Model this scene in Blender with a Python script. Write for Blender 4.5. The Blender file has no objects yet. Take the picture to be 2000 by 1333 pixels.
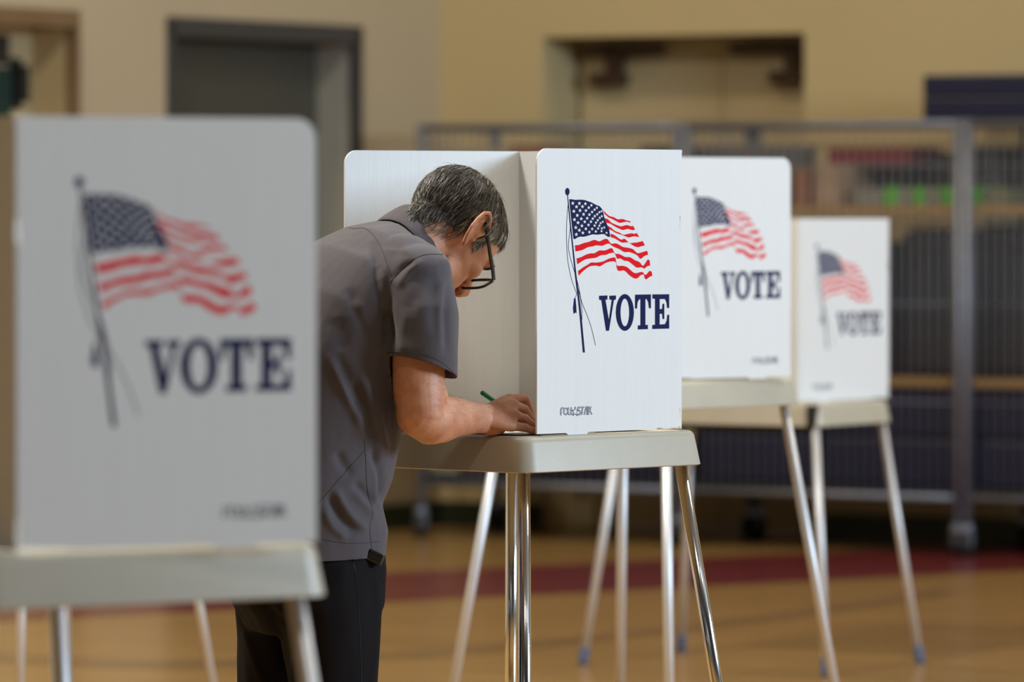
import bpy, bmesh, math, random
import numpy as np
from mathutils import Vector, Matrix, noise
from mathutils.bvhtree import BVHTree

random.seed(7)
rng = np.random.default_rng(7)
scene = bpy.context.scene
COL = scene.collection

# ------------------------------------------------------------------ camera
FPX = 200.0 / 36.0 * 2000.0          # focal length in pixels of the 2000 px wide frame
CAM = Vector((0, 0, 1.4))
PITCH = math.atan((666.5 - 410.0) / FPX)
cam_data = bpy.data.cameras.new('camera')
cam_data.lens = 200
cam_data.sensor_width = 36
cam_data.clip_start = 0.1
cam_data.clip_end = 200
cam_data.dof.use_dof = True
cam_data.dof.focus_distance = 10.98
cam_data.dof.aperture_fstop = 4.0
cam = bpy.data.objects.new('camera', cam_data)
cam.location = CAM
cam.rotation_euler = (math.pi / 2 - PITCH, 0, 0)
COL.objects.link(cam)
scene.camera = cam

# ------------------------------------------------------------------ light
scene.view_settings.view_transform = 'Standard'
scene.view_settings.look = 'None'
scene.view_settings.gamma = 1.0
scene.view_settings.use_curve_mapping = False
scene.view_settings.exposure = 0.14

world = bpy.data.worlds.new('world')
world.use_nodes = True
bg = world.node_tree.nodes['Background']
bg.inputs[0].default_value = (0.80, 0.86, 1.0, 1)
bg.inputs[1].default_value = 0.05
scene.world = world


def area(name, loc, target, size, energy, color, size_y=None):
    d = bpy.data.lights.new(name, 'AREA')
    d.energy = energy
    d.color = color
    d.size = size
    if size_y:
        d.shape = 'RECTANGLE'
        d.size_y = size_y
    o = bpy.data.objects.new(name, d)
    o.location = loc
    o.rotation_euler = (Vector(target) - Vector(loc)).to_track_quat('-Z', 'Y').to_euler()
    COL.objects.link(o)
    return o


WARM = (1.0, 0.86, 0.66)
NEUT = (1.0, 0.95, 0.86)
# high-bay lamps of the gym
for lx, ly, e, c in [(-2.6, 11.8, 560, NEUT), (4.5, 13.4, 150, NEUT), (1.0, 5.2, 70, NEUT), (5.5, 6.4, 25, NEUT),
                     (-2.6, 20.4, 150, WARM), (4.5, 20.4, 85, WARM)]:
    area('gym_lamp', (lx, ly, 6.8), (lx, ly, 0), 1.0, e, c)
# daylight from the tall windows in the side of the hall to the right
area('window_daylight', (13.0, 8.5, 4.2), (0, 10.5, 1.0), 5.0, 1500, (0.64, 0.81, 1.0), 3.0)

# ------------------------------------------------------------------ helpers


def ray(px, py):
    d = Vector(((px - 1000.0) / FPX, (666.5 - py) / FPX, -1.0))
    return Matrix.Rotation(math.pi / 2 - PITCH, 3, 'X') @ d


def P(px, py, Y):
    r = ray(px, py)
    return CAM + r * (Y / r.y)


def project(v):
    d = Matrix.Rotation(-(math.pi / 2 - PITCH), 3, 'X') @ (Vector(v) - CAM)
    return (1000 + FPX * d.x / -d.z, 666.5 - FPX * d.y / -d.z)


def project_np(V):
    R = np.array(Matrix.Rotation(-(math.pi / 2 - PITCH), 3, 'X'))
    d = (V - np.array(CAM)) @ R.T
    return np.stack([1000 + FPX * d[:, 0] / -d[:, 2], 666.5 - FPX * d[:, 1] / -d[:, 2]], 1)


def srgb(r, g, b):
    def f(c):
        c /= 255.0
        return c / 12.92 if c <= 0.04045 else ((c + 0.055) / 1.055) ** 2.4
    return (f(r), f(g), f(b), 1)


def mat(name, color, rough=0.5, metal=0.0, spec=0.5, var=0.0, vscale=8.0, bump=0.0, bscale=60.0, sss=0.0,
        coat=0.0, sheen=0.0, color2=None, stretch=(1, 1, 1), detail=3.0):
    m = bpy.data.materials.new(name)
    m.use_nodes = True
    nt = m.node_tree
    b = nt.nodes['Principled BSDF']
    b.inputs['Base Color'].default_value = color
    b.inputs['Roughness'].default_value = rough
    b.inputs['Metallic'].default_value = metal
    b.inputs['Specular IOR Level'].default_value = spec
    if coat:
        b.inputs['Coat Weight'].default_value = coat
        b.inputs['Coat Roughness'].default_value = 0.12
    if sheen:
        b.inputs['Sheen Weight'].default_value = sheen
        b.inputs['Sheen Roughness'].default_value = 0.5
    if sss:
        b.inputs['Subsurface Weight'].default_value = sss
        b.inputs['Subsurface Radius'].default_value = (0.012, 0.005, 0.003)
        b.inputs['Subsurface Scale'].default_value = 1.0
    if var or bump:
        tc = nt.nodes.new('ShaderNodeTexCoord')
        mp = nt.nodes.new('ShaderNodeMapping')
        mp.inputs['Scale'].default_value = stretch
        nt.links.new(tc.outputs['Object'], mp.inputs['Vector'])
    if var:
        n = nt.nodes.new('ShaderNodeTexNoise')
        n.inputs['Scale'].default_value = vscale
        n.inputs['Detail'].default_value = detail
        nt.links.new(mp.outputs[0], n.inputs['Vector'])
        rmp = nt.nodes.new('ShaderNodeValToRGB')
        c2 = color2 or tuple(max(0, c * (1 - var)) for c in color[:3]) + (1,)
        rmp.color_ramp.elements[0].position = 0.3
        rmp.color_ramp.elements[1].position = 0.7
        rmp.color_ramp.elements[0].color = c2
        rmp.color_ramp.elements[1].color = color
        nt.links.new(n.outputs['Fac'], rmp.inputs['Fac'])
        nt.links.new(rmp.outputs['Color'], b.inputs['Base Color'])
    if bump:
        n2 = nt.nodes.new('ShaderNodeTexNoise')
        n2.inputs['Scale'].default_value = bscale
        n2.inputs['Detail'].default_value = 4
        nt.links.new(mp.outputs[0], n2.inputs['Vector'])
        bp = nt.nodes.new('ShaderNodeBump')
        bp.inputs['Strength'].default_value = bump
        bp.inputs['Distance'].default_value = 0.002
        nt.links.new(n2.outputs['Fac'], bp.inputs['Height'])
        nt.links.new(bp.outputs['Normal'], b.inputs['Normal'])
    return m


M = {}
M['shield'] = mat('white_corrugated_plastic', (0.80, 0.81, 0.80, 1), 0.42, var=0.025, vscale=6, bump=0.12, bscale=30,
                  stretch=(14, 14, 0.4))
M['table'] = mat('cream_moulded_plastic', srgb(184, 177, 158), 0.42, var=0.06, vscale=14, bump=0.10, bscale=260)
M['chrome'] = mat('polished_chrome', (0.80, 0.80, 0.82, 1), 0.14, 1.0)
M['satin'] = mat('satin_steel', (0.70, 0.71, 0.73, 1), 0.42, 0.55)
M['collar_metal'] = mat('dull_steel', (0.45, 0.45, 0.47, 1), 0.35, 1.0)
M['foot'] = mat('slate_rubber', srgb(84, 94, 122), 0.6)
M['matte_black'] = mat('matte_black_finish', (0.012, 0.012, 0.012, 1), 0.5)
M['navy_ink'] = mat('navy_ink', srgb(10, 22, 74), 0.6, spec=0.12)
M['red_ink'] = mat('red_ink', srgb(232, 0, 16), 0.6, spec=0.12)
M['white_ink'] = mat('white_ink', (0.80, 0.81, 0.80, 1), 0.45)
M['paint'] = mat('cream_wall_paint', srgb(198, 179, 134), 0.75, var=0.05, vscale=1.2, bump=0.05, bscale=90)
M['paint_dimmed'] = mat('dimmed_cream_wall_paint', srgb(192, 175, 143), 0.75, var=0.05, vscale=1.2, bump=0.05, bscale=90)  # same cream paint, the left wall's greyer light put into its colour
M['paint_pale'] = mat('pale_grey_wall_paint', srgb(104, 106, 110), 0.75, var=0.05, vscale=1.2)
M['door_cream'] = mat('cream_door_paint', srgb(196, 178, 138), 0.5, var=0.04, vscale=2)
M['door_grey'] = mat('dark_grey_door_paint', srgb(78, 77, 68), 0.5, var=0.06, vscale=2)
M['frame_grey'] = mat('charcoal_frame_paint', srgb(62, 62, 64), 0.5)
M['reveal_grey'] = mat('grey_green_reveal_paint', srgb(176, 176, 164), 0.6)
M['bronze'] = mat('brown_bronze', srgb(66, 40, 22), 0.5)
M['wood_trim'] = mat('brown_wood_trim', srgb(132, 106, 74), 0.5, var=0.2, vscale=20, stretch=(1, 1, 0.1))
M['glass_dark'] = mat('dark_window_glass', (0.03, 0.03, 0.03, 1), 0.1)
M['green_board'] = mat('dark_green_board', srgb(14, 50, 42), 0.6)
M['baseboard'] = mat('dark_green_baseboard', srgb(38, 48, 30), 0.5)
M['galv'] = mat('galvanised_steel', (0.27, 0.29, 0.34, 1), 0.45, 0.5, var=0.2, vscale=30)
M['shelf_wood'] = mat('plywood_shelf', srgb(178, 142, 82), 0.6, var=0.25, vscale=12, stretch=(0.3, 4, 4))
M['navy_vinyl'] = mat('navy_vinyl', srgb(8, 20, 58), 0.45, var=0.15, vscale=5)
M['black_vinyl'] = mat('black_vinyl', (0.010, 0.010, 0.012, 1), 0.55)
M['caster_rubber'] = mat('black_caster_rubber', (0.015, 0.015, 0.015, 1), 0.6)

# ------------------------------------------------------------------ object helpers


def link(o, parent=None):
    COL.objects.link(o)
    if parent is not None:
        o.parent = parent
    return o


def mesh_obj(name, V, F, material, parent=None, smooth=False, mat_idx=None):
    me = bpy.data.meshes.new(name)
    me.from_pydata([tuple(v) for v in V], [], [tuple(int(i) for i in f) for f in F])
    mats = material if isinstance(material, (list, tuple)) else [material]
    for m in mats:
        me.materials.append(m)
    if mat_idx is not None:
        me.polygons.foreach_set('material_index', list(mat_idx))
    if smooth:
        me.polygons.foreach_set('use_smooth', [True] * len(me.polygons))
    me.update()
    return link(bpy.data.objects.new(name, me), parent)


def recalc(o):
    bm = bmesh.new()
    bm.from_mesh(o.data)
    bmesh.ops.recalc_face_normals(bm, faces=bm.faces)
    bm.to_mesh(o.data)
    bm.free()
    return o


def bevel(o, w, seg=2, angle=0.6):
    md = o.modifiers.new('bevel', 'BEVEL')
    md.width = w
    md.segments = seg
    md.limit_method = 'ANGLE'
    md.angle_limit = angle
    return o


def tag(o, label, cat, group=None):
    o['label'] = label
    o['category'] = cat
    if group:
        o['group'] = group
    return o


def thing(name, label, cat, loc=(0, 0, 0), rotz=0.0, group=None):
    o = bpy.data.objects.new(name, None)
    o.empty_display_size = 0.1
    o.location = loc
    o.rotation_euler = (0, 0, rotz)
    link(o)
    return tag(o, label, cat, group)


def struct(o, label=None):
    o['kind'] = 'structure'
    if label:
        o['label'] = label
    return o


class MB:
    """collects geometry for one mesh"""

    def __init__(self):
        self.V = []
        self.F = []
        self.I = []

    def add(self, V, F, idx=0):
        n = len(self.V)
        self.V.extend([tuple(v) for v in V])
        self.F.extend([tuple(i + n for i in f) for f in F])
        self.I.extend([idx] * len(F))
        return self

    def box(self, c, s, axes=None, idx=0):
        hx, hy, hz = s[0] / 2, s[1] / 2, s[2] / 2
        pts = [Vector((x, y, z)) for x in (-hx, hx) for y in (-hy, hy) for z in (-hz, hz)]
        if axes is not None:
            pts = [axes @ p for p in pts]
        pts = [p + Vector(c) for p in pts]
        F = [(0, 1, 3, 2), (4, 6, 7, 5), (0, 4, 5, 1), (2, 3, 7, 6), (0, 2, 6, 4), (1, 5, 7, 3)]
        return self.add(pts, F, idx)

    def tube(self, pts, rad, n=12, idx=0, ref=None, caps=True):
        V, F = tube(pts, rad, n, ref, caps)
        return self.add(V, F, idx)

    def build(self, name, material, parent=None, smooth=False):
        return mesh_obj(name, self.V, self.F, material, parent, smooth, self.I)


def tube(pts, rad, n=12, ref=None, caps=True):
    """swept tube; rad: number or list of r or (ra, rb); rounded=end caps by extra rings if caps=='round'"""
    pts = [Vector(p) for p in pts]
    k = len(pts)
    if not isinstance(rad, (list, tuple)):
        rad = [rad] * k
    rad = [(r, r) if not isinstance(r, (list, tuple)) else tuple(r) for r in rad]
    T = []
    for i in range(k):
        a = pts[max(0, i - 1)]
        b = pts[min(k - 1, i + 1)]
        T.append((b - a).normalized())
    if ref is None:
        ref = Vector((0, 0, 1)) if abs(T[0].z) < 0.9 else Vector((1, 0, 0))
    ref = Vector(ref)
    u = (ref - T[0] * ref.dot(T[0])).normalized()
    if caps == 'round':
        def dome(p, t, r, uu, s):
            return [(p + t * (s * (r[0] + r[1]) * 0.5 * math.sin(a)), (r[0] * math.cos(a), r[1] * math.cos(a)))
                    for a in (0.5, 1.0, 1.35)]
        d0 = dome(pts[0], T[0], rad[0], u, -1)[::-1]
        d1 = dome(pts[-1], T[-1], rad[-1], u, 1)
        pts = [d[0] for d in d0] + pts + [d[0] for d in d1]
        rad = [d[1] for d in d0] + rad + [d[1] for d in d1]
        T = [T[0]] * 3 + T + [T[-1]] * 3
        k = len(pts)
    V, F = [], []
    for i in range(k):
        u = (u - T[i] * u.dot(T[i])).normalized()
        v = T[i].cross(u)
        ra, rb = rad[i]
        for j in range(n):
            a = 2 * math.pi * j / n
            V.append(pts[i] + u * (ra * math.cos(a)) + v * (rb * math.sin(a)))
    for i in range(k - 1):
        for j in range(n):
            j2 = (j + 1) % n
            F.append((i * n + j, i * n + j2, (i + 1) * n + j2, (i + 1) * n + j))
    if caps:
        F.append(tuple(range(n - 1, -1, -1)))
        F.append(tuple((k - 1) * n + j for j in range(n)))
    return V, F


def loft(rings, caps=True):
    n = len(rings[0])
    V, F = [], []
    for r in rings:
        V.extend(r)
    for i in range(len(rings) - 1):
        for j in range(n):
            j2 = (j + 1) % n
            F.append((i * n + j, i * n + j2, (i + 1) * n + j2, (i + 1) * n + j))
    if caps:
        F.append(tuple(range(n - 1, -1, -1)))
        F.append(tuple((len(rings) - 1) * n + j for j in range(n)))
    return V, F


def ellipsoid(c, r, axes=None, n=20, m=12):
    V, F = [], []
    c = Vector(c)
    for i in range(m + 1):
        th = math.pi * i / m
        for j in range(n):
            ph = 2 * math.pi * j / n
            p = Vector((r[0] * math.sin(th) * math.cos(ph), r[1] * math.sin(th) * math.sin(ph), r[2] * math.cos(th)))
            if axes is not None:
                p = axes @ p
            V.append(c + p)
    for i in range(m):
        for j in range(n):
            j2 = (j + 1) % n
            if i == 0:
                F.append((0, n + j, n + j2))
            elif i == m - 1:
                F.append((i * n + j, (i + 1) * n, i * n + j2))
            else:
                F.append((i * n + j, (i + 1) * n + j, (i + 1) * n + j2, i * n + j2))
    used = sorted({i for f in F for i in f})
    mp = {a: b for b, a in enumerate(used)}
    return [V[i] for i in used], [tuple(mp[i] for i in f) for f in F]


def super_ring(c, a, b, ra, rb, n=40, e=2.4, rb2=None):
    """superellipse; a, b unit axes"""
    out = []
    for j in range(n):
        t = 2 * math.pi * j / n
        ct, st = math.cos(t), math.sin(t)
        x = math.copysign(abs(ct) ** (2 / e), ct)
        y = math.copysign(abs(st) ** (2 / e), st)
        out.append(Vector(c) + Vector(a) * (ra * x) + Vector(b) * (rb * y))
    return out


def rrect(w, d, r, n=6):
    pts = []
    for cx, cy, a0 in ((1, 1, 0), (-1, 1, 90), (-1, -1, 180), (1, -1, 270)):
        for k in range(n + 1):
            a = math.radians(a0 + 90 * k / n)
            pts.append((cx * (w / 2 - r) + r * math.cos(a), cy * (d / 2 - r) + r * math.sin(a)))
    return pts


def remeshed(parts, voxel, smooth=4, factor=0.5):
    """union of closed shapes as one continuous surface"""
    mb = MB()
    for V, F in parts:
        mb.add(V, F)
    me = bpy.data.meshes.new('tmp')
    me.from_pydata(mb.V, [], mb.F)
    bm = bmesh.new()
    bm.from_mesh(me)
    bmesh.ops.recalc_face_normals(bm, faces=bm.faces)
    bm.to_mesh(me)
    bm.free()
    o = bpy.data.objects.new('tmp', me)
    COL.objects.link(o)
    md = o.modifiers.new('r', 'REMESH')
    md.mode = 'VOXEL'
    md.voxel_size = voxel
    if smooth:
        s = o.modifiers.new('s', 'SMOOTH')
        s.factor = factor
        s.iterations = smooth
    dg = bpy.context.evaluated_depsgraph_get()
    out = bpy.data.meshes.new_from_object(o.evaluated_get(dg))
    bpy.data.objects.remove(o)
    bpy.data.meshes.remove(me)
    return out


def get_np(me):
    V = np.empty(len(me.vertices) * 3)
    me.vertices.foreach_get('co', V)
    N = np.empty(len(me.vertices) * 3)
    me.vertices.foreach_get('normal', N)
    return V.reshape(-1, 3), N.reshape(-1, 3)


def set_np(me, V):
    me.vertices.foreach_set('co', V.reshape(-1))
    me.update()


def smooth_shade(me):
    me.polygons.foreach_set('use_smooth', [True] * len(me.polygons))
    me.update()

# ------------------------------------------------------------------ the hall


CORNER = Vector((-0.3175, 25.2, 0))
DL = Vector((-0.52, -0.854, 0)).normalized()      # along the wall with the grey door, from the corner towards the camera
DR = Vector((0.854, -0.52, 0)).normalized()       # along the wall with the double doors
NL = DR.copy()                                    # into the room from the left wall
NR = DL.copy()                                    # into the room from the right wall
HW = 7.0


def wall_axes(d, n):
    return Matrix((d, n, Vector((0, 0, 1)))).transposed()


AL, AR = wall_axes(DL, NL), wall_axes(DR, NR)


def wbox(mb, A, t0, t1, n0, n1, z0, z1, idx=0):
    c = CORNER + A @ Vector(((t0 + t1) / 2, (n0 + n1) / 2, (z0 + z1) / 2))
    mb.box(c, (abs(t1 - t0), abs(n1 - n0), abs(z1 - z0)), A, idx)


# floor ----------------------------------------------------------------
def floor_material():
    m = bpy.data.materials.new('varnished_maple_floor')
    m.use_nodes = True
    nt = m.node_tree
    b = nt.nodes['Principled BSDF']
    tc = nt.nodes.new('ShaderNodeTexCoord')
    mp = nt.nodes.new('ShaderNodeMapping')
    mp.inputs['Rotation'].default_value = (0, 0, math.radians(31))
    nt.links.new(tc.outputs['Object'], mp.inputs['Vector'])
    br = nt.nodes.new('ShaderNodeTexBrick')
    br.inputs['Color1'].default_value = srgb(168, 131, 76)
    br.inputs['Color2'].default_value = srgb(152, 117, 66)
    br.inputs['Mortar'].default_value = srgb(100, 72, 38)
    br.inputs['Scale'].default_value = 1.0
    br.inputs['Mortar Size'].default_value = 0.0012
    br.inputs['Brick Width'].default_value = 1.2
    br.inputs['Row Height'].default_value = 0.057
    nt.links.new(mp.outputs[0], br.inputs['Vector'])
    nz = nt.nodes.new('ShaderNodeTexNoise')
    nz.inputs['Scale'].default_value = 0.8
    nt.links.new(tc.outputs['Object'], nz.inputs['Vector'])
    mx = nt.nodes.new('ShaderNodeMix')
    mx.data_type = 'RGBA'
    mx.blend_type = 'MULTIPLY'
    mx.inputs[0].default_value = 0.35
    nt.links.new(br.outputs['Color'], mx.inputs[6])
    nt.links.new(nz.outputs['Color'], mx.inputs[7])
    nt.links.new(br.outputs['Color'], b.inputs['Base Color'])
    b.inputs['Roughness'].default_value = 0.24
    b.inputs['Specular IOR Level'].default_value = 0.5
    return m


M['floor'] = floor_material()
mb = MB().box((2, 14, -0.05), (60, 44, 0.1))
struct(mb.build('floor', M['floor']))

# painted court markings lie flush in the varnish
M['maroon'] = mat('maroon_floor_paint', srgb(112, 40, 44), 0.24)
M['court_line'] = mat('brown_court_line', srgb(136, 105, 64), 0.24)


def floor_pt(px, py):
    r = ray(px, py)
    p = CAM + r * (-CAM.z / r.z)
    return Vector((p.x, p.y, 0))


def strip(name, pts_a, pts_b, material, z):
    V = [(p.x, p.y, z) for p in pts_a] + [(p.x, p.y, z) for p in pts_b]
    n = len(pts_a)
    F = [(i, i + 1, n + i + 1, n + i) for i in range(n - 1)]
    o = struct(mesh_obj(name, V, F, material))
    return o


a0, a1 = floor_pt(0, 1215), floor_pt(1500, 1140)
dirm = (a1 - a0).normalized()
nrm = Vector((-dirm.y, dirm.x, 0))
A_ = [a0 - dirm * 6, a0, a1, a1 + dirm * 8]
strip('trim_1', A_, [p + nrm * 1.35 for p in A_], M['maroon'], 0.0012)
c0 = floor_pt(140, 1303)
c1 = floor_pt(760, 1290)
c2 = floor_pt(1500, 1215)
arc = []
for k in range(25):
    t = -0.25 + 1.5 * k / 24
    arc.append(c0 * ((t - .5) * (t - 1) / .5) + c1 * (-t * (t - 1) / .25) + c2 * (t * (t - .5) / .5))
strip('trim_2', arc, [p + Vector((0, 0.33, 0)) for p in arc], M['court_line'], 0.0010)

# left wall with grey door ------------------------------------------------
DT0, DT1, DH = 0.648, 2.122, 2.175
OT0, OT1, OH = 2.751, 4.00, 2.17
REC = 0.19
mb = MB()
for t0, t1, z0, z1 in [(0, DT0, 0, HW), (DT0, DT1, DH, HW), (DT1, OT0, 0, HW), (OT0, OT1, OH, HW), (OT1, 26, 0, HW)]:
    wbox(mb, AL, t0, t1, 0, -0.45, z0, z1)
struct(mb.build('wall_left', M['paint_dimmed']))
# the rest of the hall, behind and beside the camera
mb = MB()
wbox(mb, AL, -.45, 26.3, 21, 21.3, 0, HW)
struct(mb.build('wall_side', M['paint_pale']))
mb = MB()
wbox(mb, AL, 26, 26.3, -.45, 21.3, 0, HW)
struct(mb.build('wall_back', M['paint_pale']))
mb = MB()
wbox(mb, AL, -.45, 26.3, -.45, 21.3, HW, HW + .2)
M['ceiling'] = mat('white_ceiling_paint', srgb(140, 136, 128), 0.8, var=0.05, vscale=1)
struct(mb.build('ceiling', M['ceiling']))
# recessed grey door: frame, reveal lining, leaf
mb = MB()
wbox(mb, AL, DT0 + .06, DT1 - .05, -REC, -REC - .045, 0.005, DH)
door = struct(mb.build('door_1', M['door_grey']), 'wide dark grey recessed door in the left wall')
mb = MB()
wbox(mb, AL, DT0, DT0 + .05, .012, -.03, 0, DH)
wbox(mb, AL, DT1 - .05, DT1, .012, -.03, 0, DH)
wbox(mb, AL, DT0, DT1, .012, -.03, DH - .06, DH + .02)
mb.build('door_frame', M['frame_grey'], door)
mb = MB()
wbox(mb, AL, DT0 + .001, DT0 + .05, -.03, -.44, 0, DH - .06)
wbox(mb, AL, DT1 - .05, DT1 - .001, -.03, -.44, 0, DH - .06)
mb.build('reveal_lining', M['reveal_grey'], door)
mb = MB()
wbox(mb, AL, DT1 - .20, DT1 - .12, -REC, -REC + .012, 0.95, 1.2)
mb.tube([CORNER + AL @ Vector((DT1 - .16, -REC + .012, 1.08)), CORNER + AL @ Vector((DT1 - .16, -REC + .06, 1.08)),
         CORNER + AL @ Vector((DT1 - .28, -REC + .06, 1.08))], .011, 8)
mb.build('door_handle', M['collar_metal'], door)
# doorway at the far left: wooden frame, cream door standing inside, with glazed light and dark green board
mb = MB()
wbox(mb, AL, OT0 + .03, OT1 - .03, -.20, -.245, 0.005, OH)
door2 = struct(mb.build('door_2', M['door_cream']), 'cream door in a brown wooden frame at the left edge')
mb = MB()
wbox(mb, AL, OT0, OT0 + .03, .02, -.03, 0, OH)
wbox(mb, AL, OT1 - .03, OT1, .02, -.03, 0, OH)
wbox(mb, AL, OT0, OT1, .02, -.03, OH - .04, OH + .03)
mb.build('door_frame', M['wood_trim'], door2)
mb = MB()
wbox(mb, AL, OT0 + .001, OT0 + .03, -.03, -.44, 0, OH - .04)
wbox(mb, AL, OT1 - .03, OT1 - .001, -.03, -.44, 0, OH - .04)
mb.build('reveal_lining', M['paint'], door2)
mb = MB()
wbox(mb, AL, OT0 + .185, OT0 + .80, -.196, -.21, 1.98, 2.10)
mb.build('pane', M['glass_dark'], door2)
mb = MB()
wbox(mb, AL, OT0 + .19, OT0 + .82, -.185, -.20, 1.70, 1.97)
o = mb.build('notice_panel', M['green_board'], door2)
mb = MB()
wbox(mb, AL, OT0 + .12, OT0 + .17, -.14, -.20, 1.83, 1.98)
wbox(mb, AL, OT0 + .105, OT0 + .185, -.19, -.20, 1.80, 2.01)
bevel(mb.build('closer_box', M['matte_black'], door2), .008)

# right wall with recessed cream double doors ----------------------------
UT0, UT1, UH, UREC = 0.529, 1.829, 2.155, 0.30
mb = MB()
for t0, t1, z0, z1 in [(-.5, UT0, 0, HW), (UT0, UT1, UH, HW), (UT1, 21, 0, HW)]:
    wbox(mb, AR, t0, t1, 0, -0.45, z0, z1)
struct(mb.build('wall_right', M['paint']))
def u_at(px, n):
    """distance along the right wall, at depth n, that shows at column px"""
    k = (px - 1000) / FPX
    c = CORNER + NR * n
    return (k * c.y - c.x) / (DR.x - k * DR.y)


mid = u_at(1410, -UREC)
for nm, t0, t1 in (('door_3', UT0 + .02, mid - .003), ('door_4', mid + .003, UT1 - .02)):
    mb = MB()
    wbox(mb, AR, t0, t1, -UREC, -UREC - .045, 0.005, UH)
    d = struct(mb.build(nm, M['door_cream']), 'cream double door leaf with a brown closer at its top '
               + ('left' if nm == 'door_3' else 'right'))
    s = 1 if nm == 'door_3' else -1
    b0, b1, a0_, a1_, st = [(u_at(p, -UREC + .08)) for p in ((1150, 1212, 1140, 1285, 1195) if s == 1
                                                             else (1500, 1562, 1425, 1570, 1545))]
    mb = MB()
    wbox(mb, AR, b0, b1, -UREC, -UREC + .09, 1.945, 2.00)
    c = bevel(mb.build('door_closer', M['bronze'], d), .008)
    mb = MB()
    wbox(mb, AR, st - .03, st + .03, -UREC + .02, -UREC + .09, 1.99, 2.11)
    wbox(mb, AR, a0_, a1_, -UREC + .03, -UREC + .09, 2.075, 2.12)
    mb.build('closer_arm', M['bronze'], c)
    mb = MB()
    e = (t1 - .08) if s == 1 else (t0 + .08)
    wbox(mb, AR, e - .02, e + .02, -UREC + .03, -UREC + .05, .9, 1.2)
    wbox(mb, AR, e - .015, e + .015, -UREC, -UREC + .03, .92, .95)
    wbox(mb, AR, e - .015, e + .015, -UREC, -UREC + .03, 1.15, 1.18)
    mb.build('door_handle', M['collar_metal'], d)
mb = MB()
wbox(mb, AR, 0, UT0, 0.0, .018, 0, .11)
wbox(mb, AR, UT1, 21, 0.0, .018, 0, .11)
struct(mb.build('baseboard_right', M['baseboard']))
mb = MB()
for t0, t1 in ((.02, DT0), (DT1, OT0), (OT1, 26)):
    wbox(mb, AL, t0, t1, 0.0, .018, 0, .11)
struct(mb.build('baseboard_left', M['baseboard']))

# ------------------------------------------------------------------ voting booths
PW, PH, PT = 0.42, 0.557, 0.004      # side panel width, height, thickness


def curve_ribbon(pts, w):
    """flat ribbon polygon along 2-D points"""
    n = len(pts)
    w = w if isinstance(w, (list, tuple)) else [w] * n
    L, Rr = [], []
    for i in range(n):
        a = np.array(pts[max(0, i - 1)], float)
        b = np.array(pts[min(n - 1, i + 1)], float)
        t = (b - a) / (np.linalg.norm(b - a) + 1e-9)
        nn = np.array([-t[1], t[0]]) * w[i] / 2
        p = np.array(pts[i], float)
        L.append(tuple(p + nn))
        Rr.append(tuple(p - nn))
    quads = [(L[i], L[i + 1], Rr[i + 1], Rr[i]) for i in range(n - 1)]
    return quads


def dense(pts, k=6):
    """Catmull-Rom through 2-D points"""
    p = [np.array(q, float) for q in pts]
    p = [2 * p[0] - p[1]] + p + [2 * p[-1] - p[-2]]
    out = []
    for i in range(1, len(p) - 2):
        for j in range(k):
            t = j / k
            out.append(tuple(0.5 * ((2 * p[i]) + (-p[i - 1] + p[i + 1]) * t
                                    + (2 * p[i - 1] - 5 * p[i] + 4 * p[i + 1] - p[i + 2]) * t * t
                                    + (-p[i - 1] + 3 * p[i] - 3 * p[i + 1] + p[i + 2]) * t ** 3)))
    out.append(tuple(p[-2]))
    return out


# the artwork, as polygons in the pixels of the photographed main panel ----
def c7(p):
    return (1090 + p[0] / 6.346, 350 + p[1] / 6.346)


def c4(p):
    return (1040 + p[0] / 3.3333, 560 + p[1] / 3.3333)


def c8(p):
    return (1080 + p[0] / 7.143, 780 + p[1] / 7.143)


CANTON = [(137, 250), (170, 250), (215, 258), (260, 255), (330, 260), (370, 275), (415, 290), (470, 320), (515, 338),
          (545, 375), (558, 395), (565, 440), (580, 500), (605, 560), (630, 620), (638, 660), (640, 717), (605, 708),
          (575, 685), (545, 683), (480, 690), (430, 686), (380, 700), (320, 715), (270, 715), (235, 728), (193, 742),
          (178, 640), (160, 480), (145, 330)]
STARS = [(180, 300), (262, 301), (336, 306), (411, 325), (479, 357), (538, 399), (226, 344), (301, 341), (378, 355),
         (451, 379), (510, 411), (193, 399), (270, 390), (343, 391), (419, 408), (483, 437), (540, 461), (236, 450),
         (314, 437), (386, 441), (453, 460), (514, 480), (201, 503), (285, 492), (359, 486), (428, 491), (490, 510),
         (552, 530), (245, 541), (329, 530), (405, 529), (468, 541), (525, 547), (217, 601), (293, 580), (375, 569),
         (451, 577), (510, 578), (570, 600), (262, 634), (342, 617), (420, 619), (494, 612), (541, 612), (224, 687),
         (305, 667), (386, 658), (466, 650), (537, 646), (599, 667)]
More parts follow.
